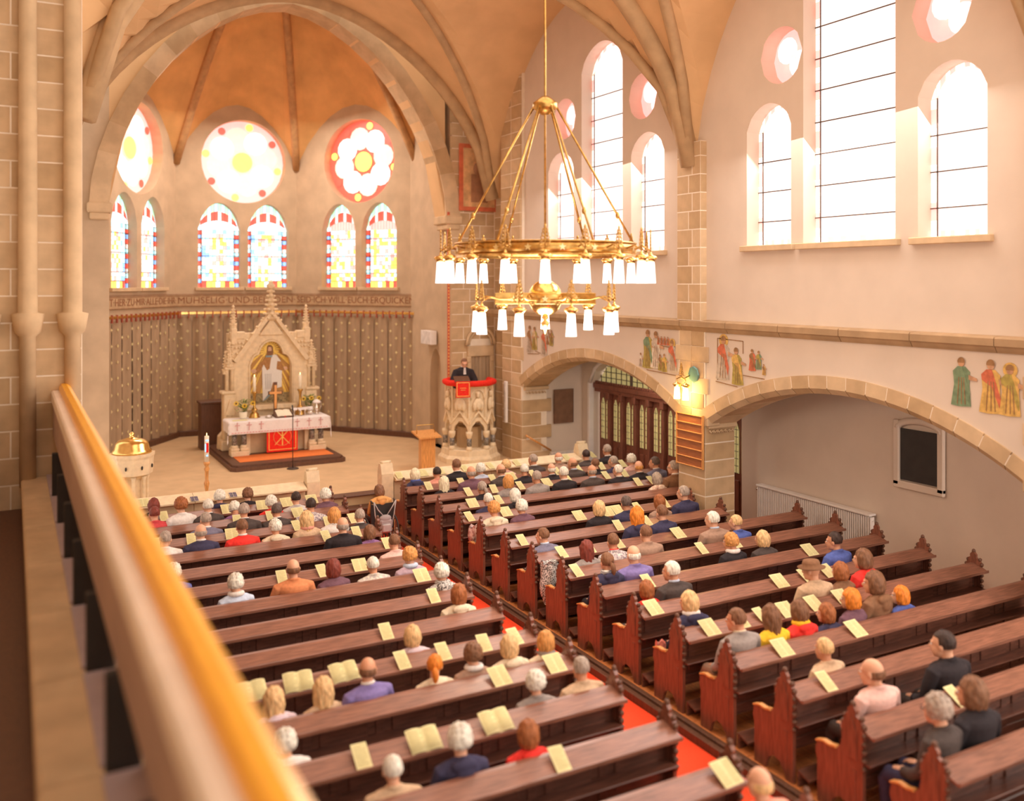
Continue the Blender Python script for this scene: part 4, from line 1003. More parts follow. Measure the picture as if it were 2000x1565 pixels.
for k in range(6):
    a=view+PI/6+k*PI/3; b=MB(BRASS); b.tube([(1.2*math.cos(a),1.2*math.sin(a),5.74),(.16*math.cos(a),.16*math.sin(a),7.6)],.016,6); b.ell((.98*math.cos(a),.98*math.sin(a),6.13),(.03,.03,.05),8,6); b.build('suspension_rod',ch)
b=MB(BRASS); b.tube([(0,0,5.2),(0,0,12.2)],.016,6); b.lathe([(.05,7.5),(.17,7.58),(.17,7.66),(.05,7.75)],12); b.build('center_rod',ch)
pl=bpy.data.lights.new('chandelier_light','POINT'); pl.energy=170; pl.color=(1,.85,.68); pl.shadow_soft_size=.5; po=bpy.data.objects.new('chandelier_light',pl); COL.objects.link(po); po.location=(XC,10.76,4.25)
# wall lamp on the pillar
wl_=thing('wall_lamp','glowing two-shade brass wall lamp on the arcade pillar','wall lamp',(XW-.02,14.36,3.1))
b=MB(BRASS); b.tube([(0,0,.28),(-.16,0,.22),(-.26,0,.24)],.014,6); b.tube([(-.24,.14,.2),(-.24,0,.26),(-.24,-.14,.2)],.012,6); b.build('arm',wl_)
SH2=mat('wall_lamp_glass',(1,.9,.6),.4,emit=(1,.72,.32),es=9)
b=MB(mat('shield_teal',(.16,.32,.30),.3,.3)); b.lathe([(.17,0),(.15,.02)],8,smooth=False); b.xf(Matrix.Translation((-.01,-.1,.3))@Matrix.Rotation(-PI/2,4,'Y')); b.build('back_shield',wl_)
for y in (.13,-.13):
    link('lamp_cap',_cap,wl_,(-.24,y,.08)); b=MB(SH2); b.lathe([(.048,-.03),(.066,-.27),(.06,-.27)],14); b.build('lamp_shade',wl_,(-.24,y,.08))
link('leaf_finial',_fin,wl_,(-.24,0,.15),rot=(0,0,PI/2))
pl=bpy.data.lights.new('wall_lamp_light','POINT'); pl.energy=26; pl.color=(1,.62,.2); pl.shadow_soft_size=.1; po=bpy.data.objects.new('wall_lamp_light',pl); COL.objects.link(po); po.location=(XW-.34,14.36,3.0)
# murals ------------------------------------------------------------
PC={'skin':(.55,.3,.17),'umber':(.34,.18,.08),'olive':(.42,.32,.08),'sand':(.66,.48,.28),'grey':(.55,.45,.36),'red':(.62,.16,.08),'green':(.2,.28,.16),'white':(.72,.62,.5),'ochre':(.68,.42,.12)}
PM={k:mat('mural_'+k,v,.9,var=.18,scale=14) for k,v in PC.items()}
def mural(lab, y0, z0, figs, extra=()):
    """figs: (dy to the right in the picture, foot z, height, robe, mantle, halo, lean)"""
    t=thing('mural',lab,'mural',(XW+.02,y0,z0))
    for fi_,f_ in enumerate(figs):
        dx,zb,h,robe,man,halo,lean=f_; w_=h*.235
        def Q(u,v): return (-(dx+u*w_+lean*v*h*.3), zb+v*h)
        b=MB(PM[robe]); b.prism([Q(-1.0,.02),Q(-.2,.0),Q(.9,.02),Q(.75,.45),Q(.8,.72),Q(.35,.82),Q(-.35,.82),Q(-.8,.72),Q(-.7,.45)],-.012,-.006,'x'); rb=b.build('figure',t,(-.0018*fi_,0,0))
        b=MB(PM[man]); b.prism([Q(-.35,.82),Q(.1,.82),Q(.85,.3),Q(.75,.12),Q(.1,.5),Q(-.75,.62),Q(-.8,.72)],-.016,-.012,'x'); b.build('mantle',rb)
        b=MB(PM['skin']); c=Q(0,.9); 
        b.prism([(c[0]+.075*h*math.cos(a),c[1]+.09*h*math.sin(a)) for a in [2*PI*k/10 for k in range(10)]],-.016,-.012,'x')
        b.prism([Q(.7,.66),Q(1.5,.6),Q(1.5,.54),Q(.7,.56)],-.016,-.012,'x'); b.build('head_and_hand',rb,kind='stuff')
        b=MB(PM['umber']); b.prism([(c[0]+.085*h*math.cos(a),c[1]+.02*h+.09*h*math.sin(a)) for a in [-.3+(PI+.6)*k/8 for k in range(9)]],-.018,-.016,'x')
        for q in (-.4,0,.35): b.prism([Q(q,.05),Q(q+.07,.05),Q(q*.6+.07,.6),Q(q*.6,.6)],-.018,-.016,'x')
        b.build('outline',rb,kind='stuff')
        if halo: b=MB(PM['ochre']); b.prism([(c[0]+.15*h*math.cos(a),c[1]+.15*h*math.sin(a)) for a in [2*PI*k/14 for k in range(14)]],-.010,-.004,'x'); b.build('halo',rb)
    if extra:
        b=MB(PM['umber'])
        for (u0,v0,u1,v1) in extra:
            dx_,dz_=u1-u0,v1-v0; L=math.hypot(dx_,dz_); nx,nz=-dz_/L*.008,dx_/L*.008; b.prism([(-(u0+nx),v0+nz),(-(u1+nx),v1+nz),(-(u1-nx),v1-nz),(-(u0-nx),v0-nz)],-.010,-.004,'x')
        b.build('ground_line',t)
mural('faint wall painting of standing robed figures beside the stone pier left of the first arch',21.0,3.35,[(.12,.02,.72,'grey','umber',0,0),(.38,.12,.6,'olive','sand',0,0),(.86,0,.7,'grey','red',0,0),(1.06,.3,.38,'umber','grey',0,0),(1.22,.28,.4,'olive','umber',0,.1)],((0,0,.6,.04),(.4,.1,.9,.02)))
mural('wall painting of robed men and a haloed seated figure left of the arcade pillar',16.15,3.36,[(.1,.05,.3,'grey','white',0,0),(.35,.03,.82,'olive','green',0,0),(.62,.05,.78,'white','grey',0,.05),(.78,.02,.34,'olive','umber',0,0),(.92,.0,.38,'olive','ochre',0,0),(1.2,.02,.66,'grey','red',1,-.15)]+[(.72+.11*k,.56,.18,'red','umber',0,0) for k in range(4)],((.3,0,1.3,-.04),(.65,.55,1.15,.52)))
mural('wall painting of a haloed figure greeting a stooping man right of the arcade pillar',13.66,3.30,[(.2,.06,.84,'grey','red',1,.1),(.62,.0,.7,'olive','ochre',0,-.25),(1.0,.3,.4,'red','umber',0,0),(1.16,.34,.34,'green','olive',0,.1),(1.3,.25,.2,'ochre','umber',0,0)],((.05,.05,.05,.85),(.05,.85,.75,.83),(.75,.83,.75,.6),(.0,.02,.6,-.03),(.75,.2,1.3,.18)))
mural('blurred wall painting with green and orange figures at the far right of the arcade',8.7,3.45,[(.25,.0,.7,'green','green',0,0),(.7,-.05,.75,'ochre','red',0,0),(.98,-.05,.7,'ochre','olive',1,0)])
PEOPLE="""L 1 2.31 0.924 H darkred black 0 - 3
L 1 3.48 0.94 C white navy 0 - 2
L 1 4.0 0.926 C brown black 0 - 1
L 2 2.22 0.962 S darkred rosered 0 - 7
L 2 2.67 1.037 C auburn white 0 - 6
L 2 3.13 0.984 S white charcoal 0 - 5
L 2 3.59 0.914 C white purple 1 - 4
L 2 4.25 0.933 C white red 0 - 3
L 2 4.71 0.954 S black lightgrey 0 - 2
L 2 5.29 0.949 C white plum 0 - 1
L 3 2.91 0.971 S grey bluegrey 2 white 4
L 3 3.54 1.03 S grey charcoal 0 - 3
L 3 4.13 0.98 S darkgrey charcoal 0 - 2
L 3 4.72 0.998 S black patterned 0 - 1
L 4 2.12 0.965 S grey white 3 - 7
L 4 2.68 0.997 B grey navy 0 white 6
L 4 3.34 0.995 S brown red 0 white 5
L 4 3.87 0.94 C white cream 0 - 4
L 4 4.42 0.99 L blonde beige 0 salmon 3
L 4 4.88 0.997 H ginger white 0 - 2
L 4 5.34 0.944 S grey charcoal 0 - 1
L 5 4.73 1.04 B grey black 0 - 2
L 5 5.19 0.9 H brown purple 0 - 1
L 6 2.01 0.953 C white blue 0 - 2
L 6 5.3 0.941 S brown pink 0 - 1
L 7 2.67 0.954 C white paleblue 0 white 5
L 7 3.43 1.02 B brown orange 0 - 4
L 7 4.03 0.959 H darkred plum 0 - 3
L 7 4.62 0.924 S white plaid 0 - 2
L 7 5.19 0.962 C ginger lavender 0 paleblue 1
L 8 5.3 0.951 C white zebra 0 zebra 1
L 9 5.11 0.946 H auburn cream 3 - 1
L 10 4.1 0.9 H blonde lilac 0 - 1
L 11 2.29 0.903 L blonde lilac 0 - 7
L 11 2.79 0.9 L blonde beige 0 - 6
L 11 3.26 0.983 B brown violet 3 white 5
L 11 4.0 0.9 P orange cream 3 - 4
L 11 4.46 0.92 C brown taupe 0 white 3
L 11 4.92 0.931 H blonde cream 0 - 2
L 11 5.38 0.9 H ginger cream 0 grey 1
L 12 2.17 0.9 C white white 0 - 3
L 12 4.73 0.9 C white grey 0 - 2
L 12 5.3 0.929 S grey beige 0 - 1
L 13 2.82 0.904 S white beige 0 - 3
L 13 3.45 0.984 C white navy 0 - 2
L 13 4.14 0.902 H auburn red 0 - 1
L 15 5.3 0.98 B blonde salmon 0 - 1
R 1 7.5 0.958 H platinum navy 0 blue 1
R 1 7.99 0.949 S black salmon 0 - 2
R 1 8.46 1.039 S brown black 0 - 3
R 1 9.05 0.928 C white paleblue 0 - 4
R 1 9.68 0.944 C blonde pink 3 - 5
R 1 10.37 0.993 S grey charcoal 2 white 6
R 1 11.04 0.982 B white taupe 0 - 7
R 1 11.78 0.976 S black charcoal 0 - 8
R 1 12.4 1.029 S grey black 0 white 9
R 2 7.76 0.93 L platinum black 0 - 1
R 2 8.37 1.051 B grey plum 0 - 2
R 2 9.1 1.037 B brown charcoal 0 - 3
R 2 9.64 0.993 S white black 3 - 4
R 2 10.31 0.958 B white black 0 - 5
R 2 10.87 1.015 B brown charcoal 2 paleblue 6
R 2 11.47 0.96 S brown black 0 - 7
R 2 11.97 0.967 S grey navy 2 - 8
R 2 12.44 0.962 C white pink 0 - 9
R 3 8.19 0.958 P grey black 0 - 1
R 3 8.75 1.002 H ginger grey 0 - 2
R 3 9.45 1.019 S grey grey 0 - 3
R 3 10.09 1.036 S white black 0 white 4
R 3 10.78 1.016 B grey charcoal 0 paleblue 5
R 3 11.45 0.971 S white black 2 white 6
R 3 11.99 0.997 B ginger black 0 - 7
R 3 12.46 1.031 S darkgrey bluegrey 2 - 8
R 4 7.84 0.944 S white navy 0 - 1
R 4 8.44 0.96 H white black 0 - 2
R 4 11.8 0.941 H grey floral 0 - 3
R 4 12.27 1.091 S grey brown 2 white 4
R 5 7.5 0.99 C ginger cream 0 - 1
R 5 8.08 0.967 C white plum 0 - 2
R 6 9.13 1.001 H blonde black 0 - 1
R 6 9.73 1.018 S darkgrey navy 0 - 2
R 6 10.48 0.971 H auburn taupe 0 - 3
R 6 11.07 1.048 S grey navy 2 - 4
R 7 7.5 0.963 S brown bluegrey 2 paleblue 1
R 7 9.31 1.041 L orange navy 0 - 2
R 7 9.86 1.029 S brown navy 0 - 3
R 8 7.71 0.947 L darkred grey 0 - 1
R 8 8.19 0.984 S brown patterned 0 red 2
R 8 8.83 1.019 S brown taupe 0 - 3
R 8 10.22 1.058 S white taupe 2 paleblue 4
R 8 10.72 0.972 S blonde blue 2 - 5
R 9 7.48 1.006 P brown navy 0 stripe 1
R 9 7.94 1.037 B white violet 0 - 2
R 9 9.81 0.985 C ginger black 2 white 3
R 9 10.45 0.954 H blonde charcoal 2 - 4
R 10 7.5 0.9 H auburn red 0 - 1
R 10 7.96 1.043 S white charcoal 2 paleblue 2
R 10 11.11 1.035 S black blue 2 - 3
R 11 7.5 0.984 H blonde navy 2 white 1
R 11 9.66 1.042 W brown beige 2 - 2
R 11 10.21 0.967 H auburn brown 0 - 3
R 11 10.68 1.053 H brown red 2 - 4
R 12 7.5 1.033 S brown grey 2 cream 1
R 12 8.02 0.991 L brown yellow 0 - 2
R 12 8.48 0.98 H brown red 0 yellow 3
R 12 8.95 0.9 H auburn navy 2 - 4
R 12 9.41 0.982 H orange plum 2 - 5
R 12 9.87 1.092 H brown brown 2 - 6
R 12 10.33 0.9 H orange blue 2 - 7
R 13 7.96 0.939 S blonde beige 0 - 1
R 14 7.69 1.044 B brown pink 2 - 1
R 14 8.8 1.1 S black black 2 - 2
R 15 7.5 1.06 C grey charcoal 0 - 1
R 15 7.99 1.1 H brown black 2 - 2
"""
BOOKS="""L 0 2.26 1 1
L 1 2.45 0 5
L 1 3.57 1 4
L 1 4.21 1 3
L 1 4.69 1 2
L 1 5.18 1 1
L 2 3.55 0 3
L 2 4.15 0 2
L 2 4.67 1 1
L 3 2.06 0 6
L 3 2.62 0 5
L 3 3.28 1 4
L 3 4.4 0 3
L 3 4.95 0 2
L 3 5.42 0 1
L 4 4.65 0 2
L 4 5.17 0 1
L 5 5.39 0 1
L 6 3.43 0 3
L 6 4.04 0 2
L 6 4.61 1 1
L 7 5.24 1 1
L 8 5.03 0 1
L 9 4.01 0 1
L 10 2.2 2 7
L 10 2.68 2 6
L 10 3.2 2 5
L 10 3.87 0 4
L 10 4.37 0 3
L 10 4.89 0 2
L 10 5.32 0 1
L 11 4.64 1 2
L 11 5.33 1 1
L 12 2.76 0 3
L 12 3.37 2 2
L 12 4.13 2 1
L 13 4.29 0 1
L 14 5.45 1 1
R 0 7.55 0 1
R 0 8.12 1 2
R 0 8.53 1 3
R 0 9.16 0 4
R 0 9.82 0 5
R 0 10.52 0 6
R 0 11.91 0 7
R 0 12.66 0 8
R 1 7.66 0 1
R 1 8.42 0 2
R 1 9.17 0 3
R 1 9.64 1 4
R 1 10.18 0 5
R 1 10.81 0 6
R 1 11.39 0 7
R 1 12.0 0 8
R 1 12.61 0 9
R 2 8.16 0 1
R 2 8.73 0 2
R 2 9.37 0 3
R 2 10.02 1 4
R 2 10.56 0 5
R 2 11.53 0 6
R 2 12.01 0 7
R 3 7.81 1 1
R 3 8.39 0 2
R 3 11.73 0 3
R 3 12.1 0 4
R 4 7.32 0 1
R 4 8.06 1 2
R 5 9.1 1 1
R 5 9.72 1 2
R 5 9.96 1 3
R 5 10.42 0 4
R 5 11.05 0 5
R 6 7.41 0 1
R 6 9.33 0 2
R 6 9.96 0 3
R 7 7.63 0 1
R 7 8.15 0 2
R 7 8.72 0 3
R 7 9.95 1 4
R 8 7.34 0 1
R 8 7.89 0 2
R 8 9.7 0 3
R 8 10.37 1 4
R 9 7.96 0 1
R 9 11.14 1 2
R 10 7.38 1 1
R 10 9.61 1 2
R 10 10.12 0 3
R 10 10.58 1 4
R 11 7.56 1 1
R 11 8.07 0 2
R 11 8.42 0 3
R 11 8.84 1 4
R 11 9.35 1 5
R 11 9.86 1 6
R 12 7.88 1 1
R 12 9.11 1 2
R 13 7.62 0 1
R 14 8.53 0 1
"""
# ============================================================ PEWS
YR=lambda k:17.83-.892*(k-1)
ORD='first second third fourth fifth sixth seventh eighth ninth tenth eleventh twelfth thirteenth fourteenth fifteenth sixteenth seventeenth'.split()
EP=[(-.13,0),(-.03,0),(-.01,.07),(.06,.16),(.15,.18),(.22,.13),(.26,.05),(.27,0),(.43,0),(.43,.42),(.455,.50),(.44,.595),(.36,.62),(.27,.615),(.19,.63),(.14,.69),(.12,.78),(.13,.90),(.10,.965),(.105,1.0),(.07,1.04),(.045,1.05),(.05,1.09),(.0,1.15),(-.05,1.09),(-.045,1.05),(-.08,1.03),(-.12,.99),(-.11,.95),(-.14,.90),(-.13,.80),(-.12,.7),(-.13,.55)]
b=MB(WOODE); b.prism(EP,-.022,.022,'x')
_end=b.mesh('end_panel')
b=MB(WOODE); b.prism([(-.06,.62),(.07,.62),(.06,.9),(.0,1.02),(-.06,.9)],-.03,.03,'x'); b.prism([(-.05,.2),(.0,.2),(.0,.52),(-.05,.52)],-.028,.028,'x'); _endm=b.mesh('carved_field')
b=MB(WOODD)
for z in (.56,.64,.72,.80,.88,.96,1.03): b.ell((0,-.135+(.03 if z>.97 else 0),z),(.035,.022,.03),8,5)
for z in (.84,.93,1.0): b.ell((0,.125-(.03 if z>.97 else 0),z),(.033,.02,.025),8,5)
b.ell((0,0,1.14),(.03,.03,.035),8,5); _scr=b.mesh('edge_scroll')
b=MB(OAK); b.prism([(.19,.635),(.27,.62),(.36,.627),(.45,.60),(.45,.615),(.36,.645),(.27,.638),(.2,.655)],-.03,.03,'x'); _arm=b.mesh('armrest')  # lighter wood colour paints the light caught on the armrest tops
_PM={}
def pew_meshes(L):
    k=round(L,2)
    if k in _PM: return _PM[k]
    D={}
    b=MB(WOOD); b.cbox(0,L,-.012,.012,.30,.92,.004); 
    b.cbox(0,L,-.026,.02,.83,.95,.006); b.cbox(0,L,-.026,.02,.28,.40,.006)
    n=max(3,round(L/.78))
    for i in range(n+1): x=L*i/n; b.cbox(max(0,x-.045),min(L,x+.045),-.024,.018,.3,.9,.005)
    D['back_panel']=b.mesh('back_panel')
    b=MB(WOODT); b.prism([(-.02,.965),(-.235,.895),(-.24,.872),(-.02,.94),(.03,.945),(.03,.965)],0,L,'x'); b.cbox(0,L,-.252,-.232,.872,.912,.004); D['book_ledge']=b.mesh('book_ledge')
    b=MB(WOOD); b.cbox(0,L,.02,.44,.42,.455,.008); b.cbox(0,L,.39,.42,.34,.42,.004); D['seat']=b.mesh('seat')
    b=MB(WOOD); b.cbox(0,L,-.20,-.02,.60,.618,.004); D['book_shelf']=b.mesh('book_shelf')
    b=MB(WOOD); b.prism([(-.34,.10),(-.18,.15),(-.18,.17),(-.34,.12)],0,L,'x'); b.cbox(0,L,-.2,-.17,0.0,.15,.004); D['foot_rest']=b.mesh('foot_rest')
    _PM[k]=D; return D
b=MB(WOOD); b.cbox(-.25,.25,-.016,.0,-.17,.17,.008); _inp=b.mesh('raised_panel')
for side in 'LR':
    for k in range(1,(16 if side=='L' else 18)):
        Y=YR(k)
        if side=='L': x0,x1=1.02,5.6
        else: x0=7.16; x1=12.85 if (k<=4 or 7<=k<=12 or k>=15) else 11.78
        L=x1-x0
        t=thing('pew','dark wooden pew with carved ends, %s from the front on the %s of the aisle'%(ORD[k-1],'left' if side=='L' else 'right'),'pew',(x0,Y,0),0,'carved wooden pews %s of the aisle'%('left' if side=='L' else 'right'))
        for nm,me in pew_meshes(L).items(): link(nm,me,t)
        n=max(3,round(L/.78)); 
        for i in range(n): link('raised_panel',_inp,t,(L*(i+.5)/n,-.012,.62))
        for x in (0,L):
            e=link('end_panel',_end,t,(x,0,0)); link('carved_field',_endm,e); link('edge_scroll',_scr,e,kind='stuff'); link('armrest',_arm,e)
# ============================================================ SONG SHEETS
r=random.Random(5)
def sheet_mesh(w,open_,var):
    b=MB(PAPER,INK); h=.245; c=.0
    if not open_:
        b.add([(-w,0,0),(w,0,0),(w,h,.004),(-w,h,.004),(-w,0,.006),(w,0,.006),(w,h,.010),(-w,h,.010)],[(0,3,2,1),(4,5,6,7),(0,1,5,4),(1,2,6,5),(2,3,7,6),(3,0,4,7)])
    else:
        N=5; vs=[]
        for i in range(2*N+1):
            u=(i-N)/N; z=.018*math.sin(PI*abs(u))**.7+.003
            vs+=[(u*w,0,z),(u*w,h,z+.004),(u*w,0,z-.003),(u*w,h,z+.001)]
        fs=[]
        for i in range(2*N): a=i*4;c_=a+4; fs+=[(a,c_,c_+1,a+1),(a+2,a+3,c_+3,c_+2),(a,a+2,c_+2,c_),(a+1,c_+1,c_+3,a+3)]
        b.add(vs,fs,True)
    m=b.mesh('sheet')
    l=MB(INK); rr=random.Random(var)
    cols=[(-w+.01,-.008),(.008,w-.01)] if open_ or w>.09 else [(-w+.012,w-.012)]
    for (a,c_) in cols:
        for q in range(14):
            y=.018+q*.0155; e=c_-rr.uniform(0,.4)*(c_-a)*(q%3==0); z=.0115+ (0 if not open_ else .014); l.add([(a,y,z),(e,y,z),(e,y+.004,z),(a,y+.004,z)],[(0,1,2,3)])
    return m,l.mesh('printed_text')
SHM={(w,v):sheet_mesh((.072,.108,.155)[w],w==2,v*3+w) for w in range(3) for v in range(2)}
desc=('folded','spread','open')
for l in BOOKS.strip().split('\n'):
    s,k,x,w_,o_=l.split(); k=int(k); x=float(x); w_=int(w_); o_=int(o_)
    me,tx=SHM[(w_,r.randrange(2))]
    side='left' if s=='L' else 'right'
    if k==0: y,z,lab,rx=19.2-.245,.90,'%s yellow song sheet on %s stone parapet, %s from the aisle'%(desc[w_],side,ORD[o_-1]),R(24)
    else: y,z,lab,rx=YR(k)-.232,.908,'%s yellow song sheet, %s %s pew, %s from the aisle'%(desc[w_],ORD[k-1],side,ORD[o_-1]),R(30)
    t=thing('song_sheet',lab,'song sheet',(x,y,z),0,'yellow song sheets on the pew ledges'); t.rotation_euler=(rx,0,R(r.uniform(-5,5)))
    q=link('sheet',me,t); link('printed_text',tx,q,kind='stuff')
# ============================================================ PEOPLE
def fuse(mb, name, vox, dec=.4, smooth=2):
    me=mb.mesh(name); o=bpy.data.objects.new('tmp',me); COL.objects.link(o)
    m=o.modifiers.new('r','REMESH'); m.mode='VOXEL'; m.voxel_size=vox; m.use_smooth_shade=True
    if smooth: s=o.modifiers.new('s','SMOOTH'); s.iterations=smooth; s.factor=.5
    if dec<1: d=o.modifiers.new('d','DECIMATE'); d.ratio=dec
    dg=bpy.context.evaluated_depsgraph_get(); dg.update(); n=bpy.data.meshes.new_from_object(o.evaluated_get(dg)); n.name=name
    bpy.data.objects.remove(o); bpy.data.meshes.remove(me)
    n.materials.clear(); n.materials.append(mb.mats[0])
    for p in n.polygons: p.use_smooth=True
    return n
def pmat(n,c,**k): return mat(n,c,**k)
SK=[mat('skin_light',(.78,.42,.27),.55,var=.05),mat('skin_warm',(.70,.34,.20),.55,var=.05)]
HC={'white':(.86,.76,.66),'grey':(.42,.33,.27),'darkgrey':(.13,.09,.075),'black':(.05,.028,.022),'brown':(.22,.10,.05),'auburn':(.36,.12,.04),'darkred':(.22,.045,.03),'ginger':(.66,.30,.09),'orange':(.80,.24,.03),'blonde':(.78,.50,.24),'platinum':(.90,.72,.50)}
HM={k:mat('hair_'+k,v,.55,var=.28,scale=9,stretch=(6,6,1.2),bump=.4,spec=.35) for k,v in HC.items()}
CC={'black':(.035,.028,.032),'charcoal':(.085,.065,.06),'navy':(.055,.05,.10),'blue':(.10,.14,.42),'bluegrey':(.20,.19,.27),'grey':(.34,.29,.27),'lightgrey':(.62,.57,.54),'white':(.84,.78,.74),'cream':(.82,.68,.50),'beige':(.66,.46,.30),'taupe':(.40,.25,.18),'brown':(.26,.13,.07),'orange':(.72,.27,.12),'red':(.85,.05,.04),'rosered':(.66,.08,.09),'pink':(.82,.52,.46),'salmon':(.78,.35,.26),'lavender':(.52,.38,.46),'lilac':(.70,.56,.62),'purple':(.32,.16,.34),'plum':(.18,.09,.12),'violet':(.24,.19,.44),'yellow':(.92,.55,.04),'paleblue':(.58,.66,.82)}
CMt={k:mat('cloth_'+k,v,.85,var=.08,scale=25,spec=.2,bump=.1) for k,v in CC.items()}
CMt['plaid']=mat('cloth_plaid',(.82,.74,.62),.85,scale=30,col2=(.48,.42,.42)); CMt['floral']=mat('cloth_floral',(.85,.70,.55),.85,scale=25,col2=(.55,.32,.25)); CMt['patterned']=mat('cloth_patterned',(.80,.72,.66),.85,scale=38,col2=(.20,.14,.2)); CMt['zebra']=mat('cloth_black_white',(.85,.8,.76),.85,scale=70,col2=(.04,.03,.03),detail=0); CMt['stripe']=mat('cloth_striped',(.86,.8,.74),.85,scale=10,stretch=(1,1,9),col2=(.08,.07,.1),detail=0)
HEADC=Vector((0,.165,1.225)); NECK=Vector((0,.13,1.09))
def pose_m(p):
    M={0:Matrix.Rotation(R(-6),4,'X'),1:Matrix.Rotation(R(-28),4,'X'),2:Matrix.Rotation(R(26),4,'Z')@Matrix.Rotation(R(-6),4,'X'),3:Matrix.Rotation(R(-24),4,'Z')@Matrix.Rotation(R(-8),4,'X')}[p]
    return Matrix.Translation(NECK)@M@Matrix.Translation(HEADC-NECK-Vector((0,0,.008)))@Matrix.Scale(1.09,4)
def head(b,M):
    s=len(b.v)
    b.ell((0,-.014,.022),(.076,.094,.094),20,14); b.ell((0,.03,-.04),(.058,.068,.082),16,12); b.ell((0,.062,-.095),(.03,.03,.022),10,8)
    b.ell((0,.100,-.022),(.012,.020,.024),8,8); b.ell((0,.086,-.062),(.024,.014,.010),8,6); b.ell((0,.078,.022),(.05,.018,.012),10,6)
    for q in (-1,1): b.ell((q*.078,-.008,-.012),(.012,.021,.032),8,8)
    b.xf(M,s)
def limbs(b,inf=0,arms=True,hands=True,legs=True,sh=1):
    for q in (-1,1):
        if arms:
            b.tube([(q*.13*sh,.12,1.0),(q*.185*sh,.12,.985),(q*.22*sh,.14,.87),(q*.235*sh,.17,.74),(q*.2*sh,.28,.66),(q*.13,.40,.62)],[.05+inf,.056+inf,.048+inf,.042+inf,.038+inf,.026+inf*1.3],12)
        if hands:
            b.ell((q*.105,.44,.612),(.038,.048,.02),10,8)
            for f in range(4):
                x=q*(.135-.0205*f); L=(.05,.065,.07,.055)[f]; b.tube([(x,.46,.615),(x-q*.004,.48+L*.5,.607),(x-q*.01,.48+L,.583)],[.0095,.009,.008],6)
            b.tube([(q*.085,.42,.615),(q*.055,.45,.62),(q*.045,.48,.61)],[.012,.011,.009],6)
        if legs:
            b.tube([(q*.085,.12,.545),(q*.10,.35,.55),(q*.115,.56,.53),(q*.115,.585,.47),(q*.11,.58,.30),(q*.105,.56,.10)],[.09+inf,.08+inf,.062+inf,.058+inf,.05+inf,.036+inf*1.5],12)
def torso(b,inf=0,sh=1,top=1.12,neck=True):
    P=[(.15,.455),(.172,.50),(.17,.58),(.15,.68),(.152,.78),(.172*sh,.9),(.182*sh,.975),(.165*sh,1.02),(.105,1.055)]
    if neck: P+=[(.062,1.08),(.052,1.10),(.052,1.17)]
    b.lathe([(r_+inf,z) for r_,z in P],20,(0,.125),1,.66)
def body_mesh(pose,sh):
    b=MB(SK[0]); torso(b,0,sh); limbs(b,sh=sh); b.tube([NECK,Vector((0,.14,1.14)),pose_m(pose)@Vector((0,-.02,-.03))],[.056,.053,.056],12)
    for q in (-1,1): b.ell((q*.105,.62,.05),(.042,.10,.035),10,8)
    head(b,pose_m(pose)); return fuse(b,'body',.0085,.30,1)
BODY={(p,sx):body_mesh(p,1.12 if sx else .98) for p in range(4) for sx in (0,1)}
def jacket(sh,kind):
    b=MB(CMt['grey']); torso(b,.018,sh,neck=False); limbs(b,.016,hands=False,legs=False,sh=sh)
    for q in (-1,1): b.ell((q*.155*sh,.12,1.0),(.065,.06,.045),12,8)
    b.tube([(-.16,.12,1.02),(0,.10,1.065),(.16,.12,1.02)],[.045,.055,.045],10)
    if kind==0: b.tube([(.07*math.cos(a),.125+.065*math.sin(a),1.085-.02*math.sin(a)) for a in [2*PI*k/14 for k in range(14)]],.016,8,True)
    if kind==2: b.ell((0,.03,1.05),(.12,.055,.06),14,8); b.ell((0,-.0,.99),(.08,.03,.07),12,8)
    if kind==1: b.tube([(.075*math.cos(a),.125+.07*math.sin(a),1.075) for a in [2*PI*k/14 for k in range(14)]],.012,6,True)
    return fuse(b,'jacket',.011,.45,2)
JK={(sx,k):jacket(1.12 if sx else .98,k) for sx in (0,1) for k in range(3)}
b=MB(CMt['charcoal']); limbs(b,.012,arms=False,hands=False); b.lathe([(.16,.45),(.19,.48),(.186,.58),(.165,.64)],18,(0,.125),1,.68); TROU=fuse(b,'trousers',.012,.4,1)
b=MB(BLACK); 
for q in (-1,1): b.ell((q*.105,.63,.045),(.05,.115,.045),12,8); b.tube([(q*.105,.56,.05),(q*.105,.56,.11)],[.045,.044],10)
SHOE=b.mesh('shoes')
def collar_mesh(r_,z,h): 
    b=MB(CMt['white']); b.tube([(r_*math.cos(a),.13+r_*.95*math.sin(a),z-.012*math.sin(a)) for a in [2*PI*k/18 for k in range(18)]],h,8,True); return b.mesh('collar')
COLL=collar_mesh(.058,1.098,.017); SCARF=collar_mesh(.082,1.085,.036)
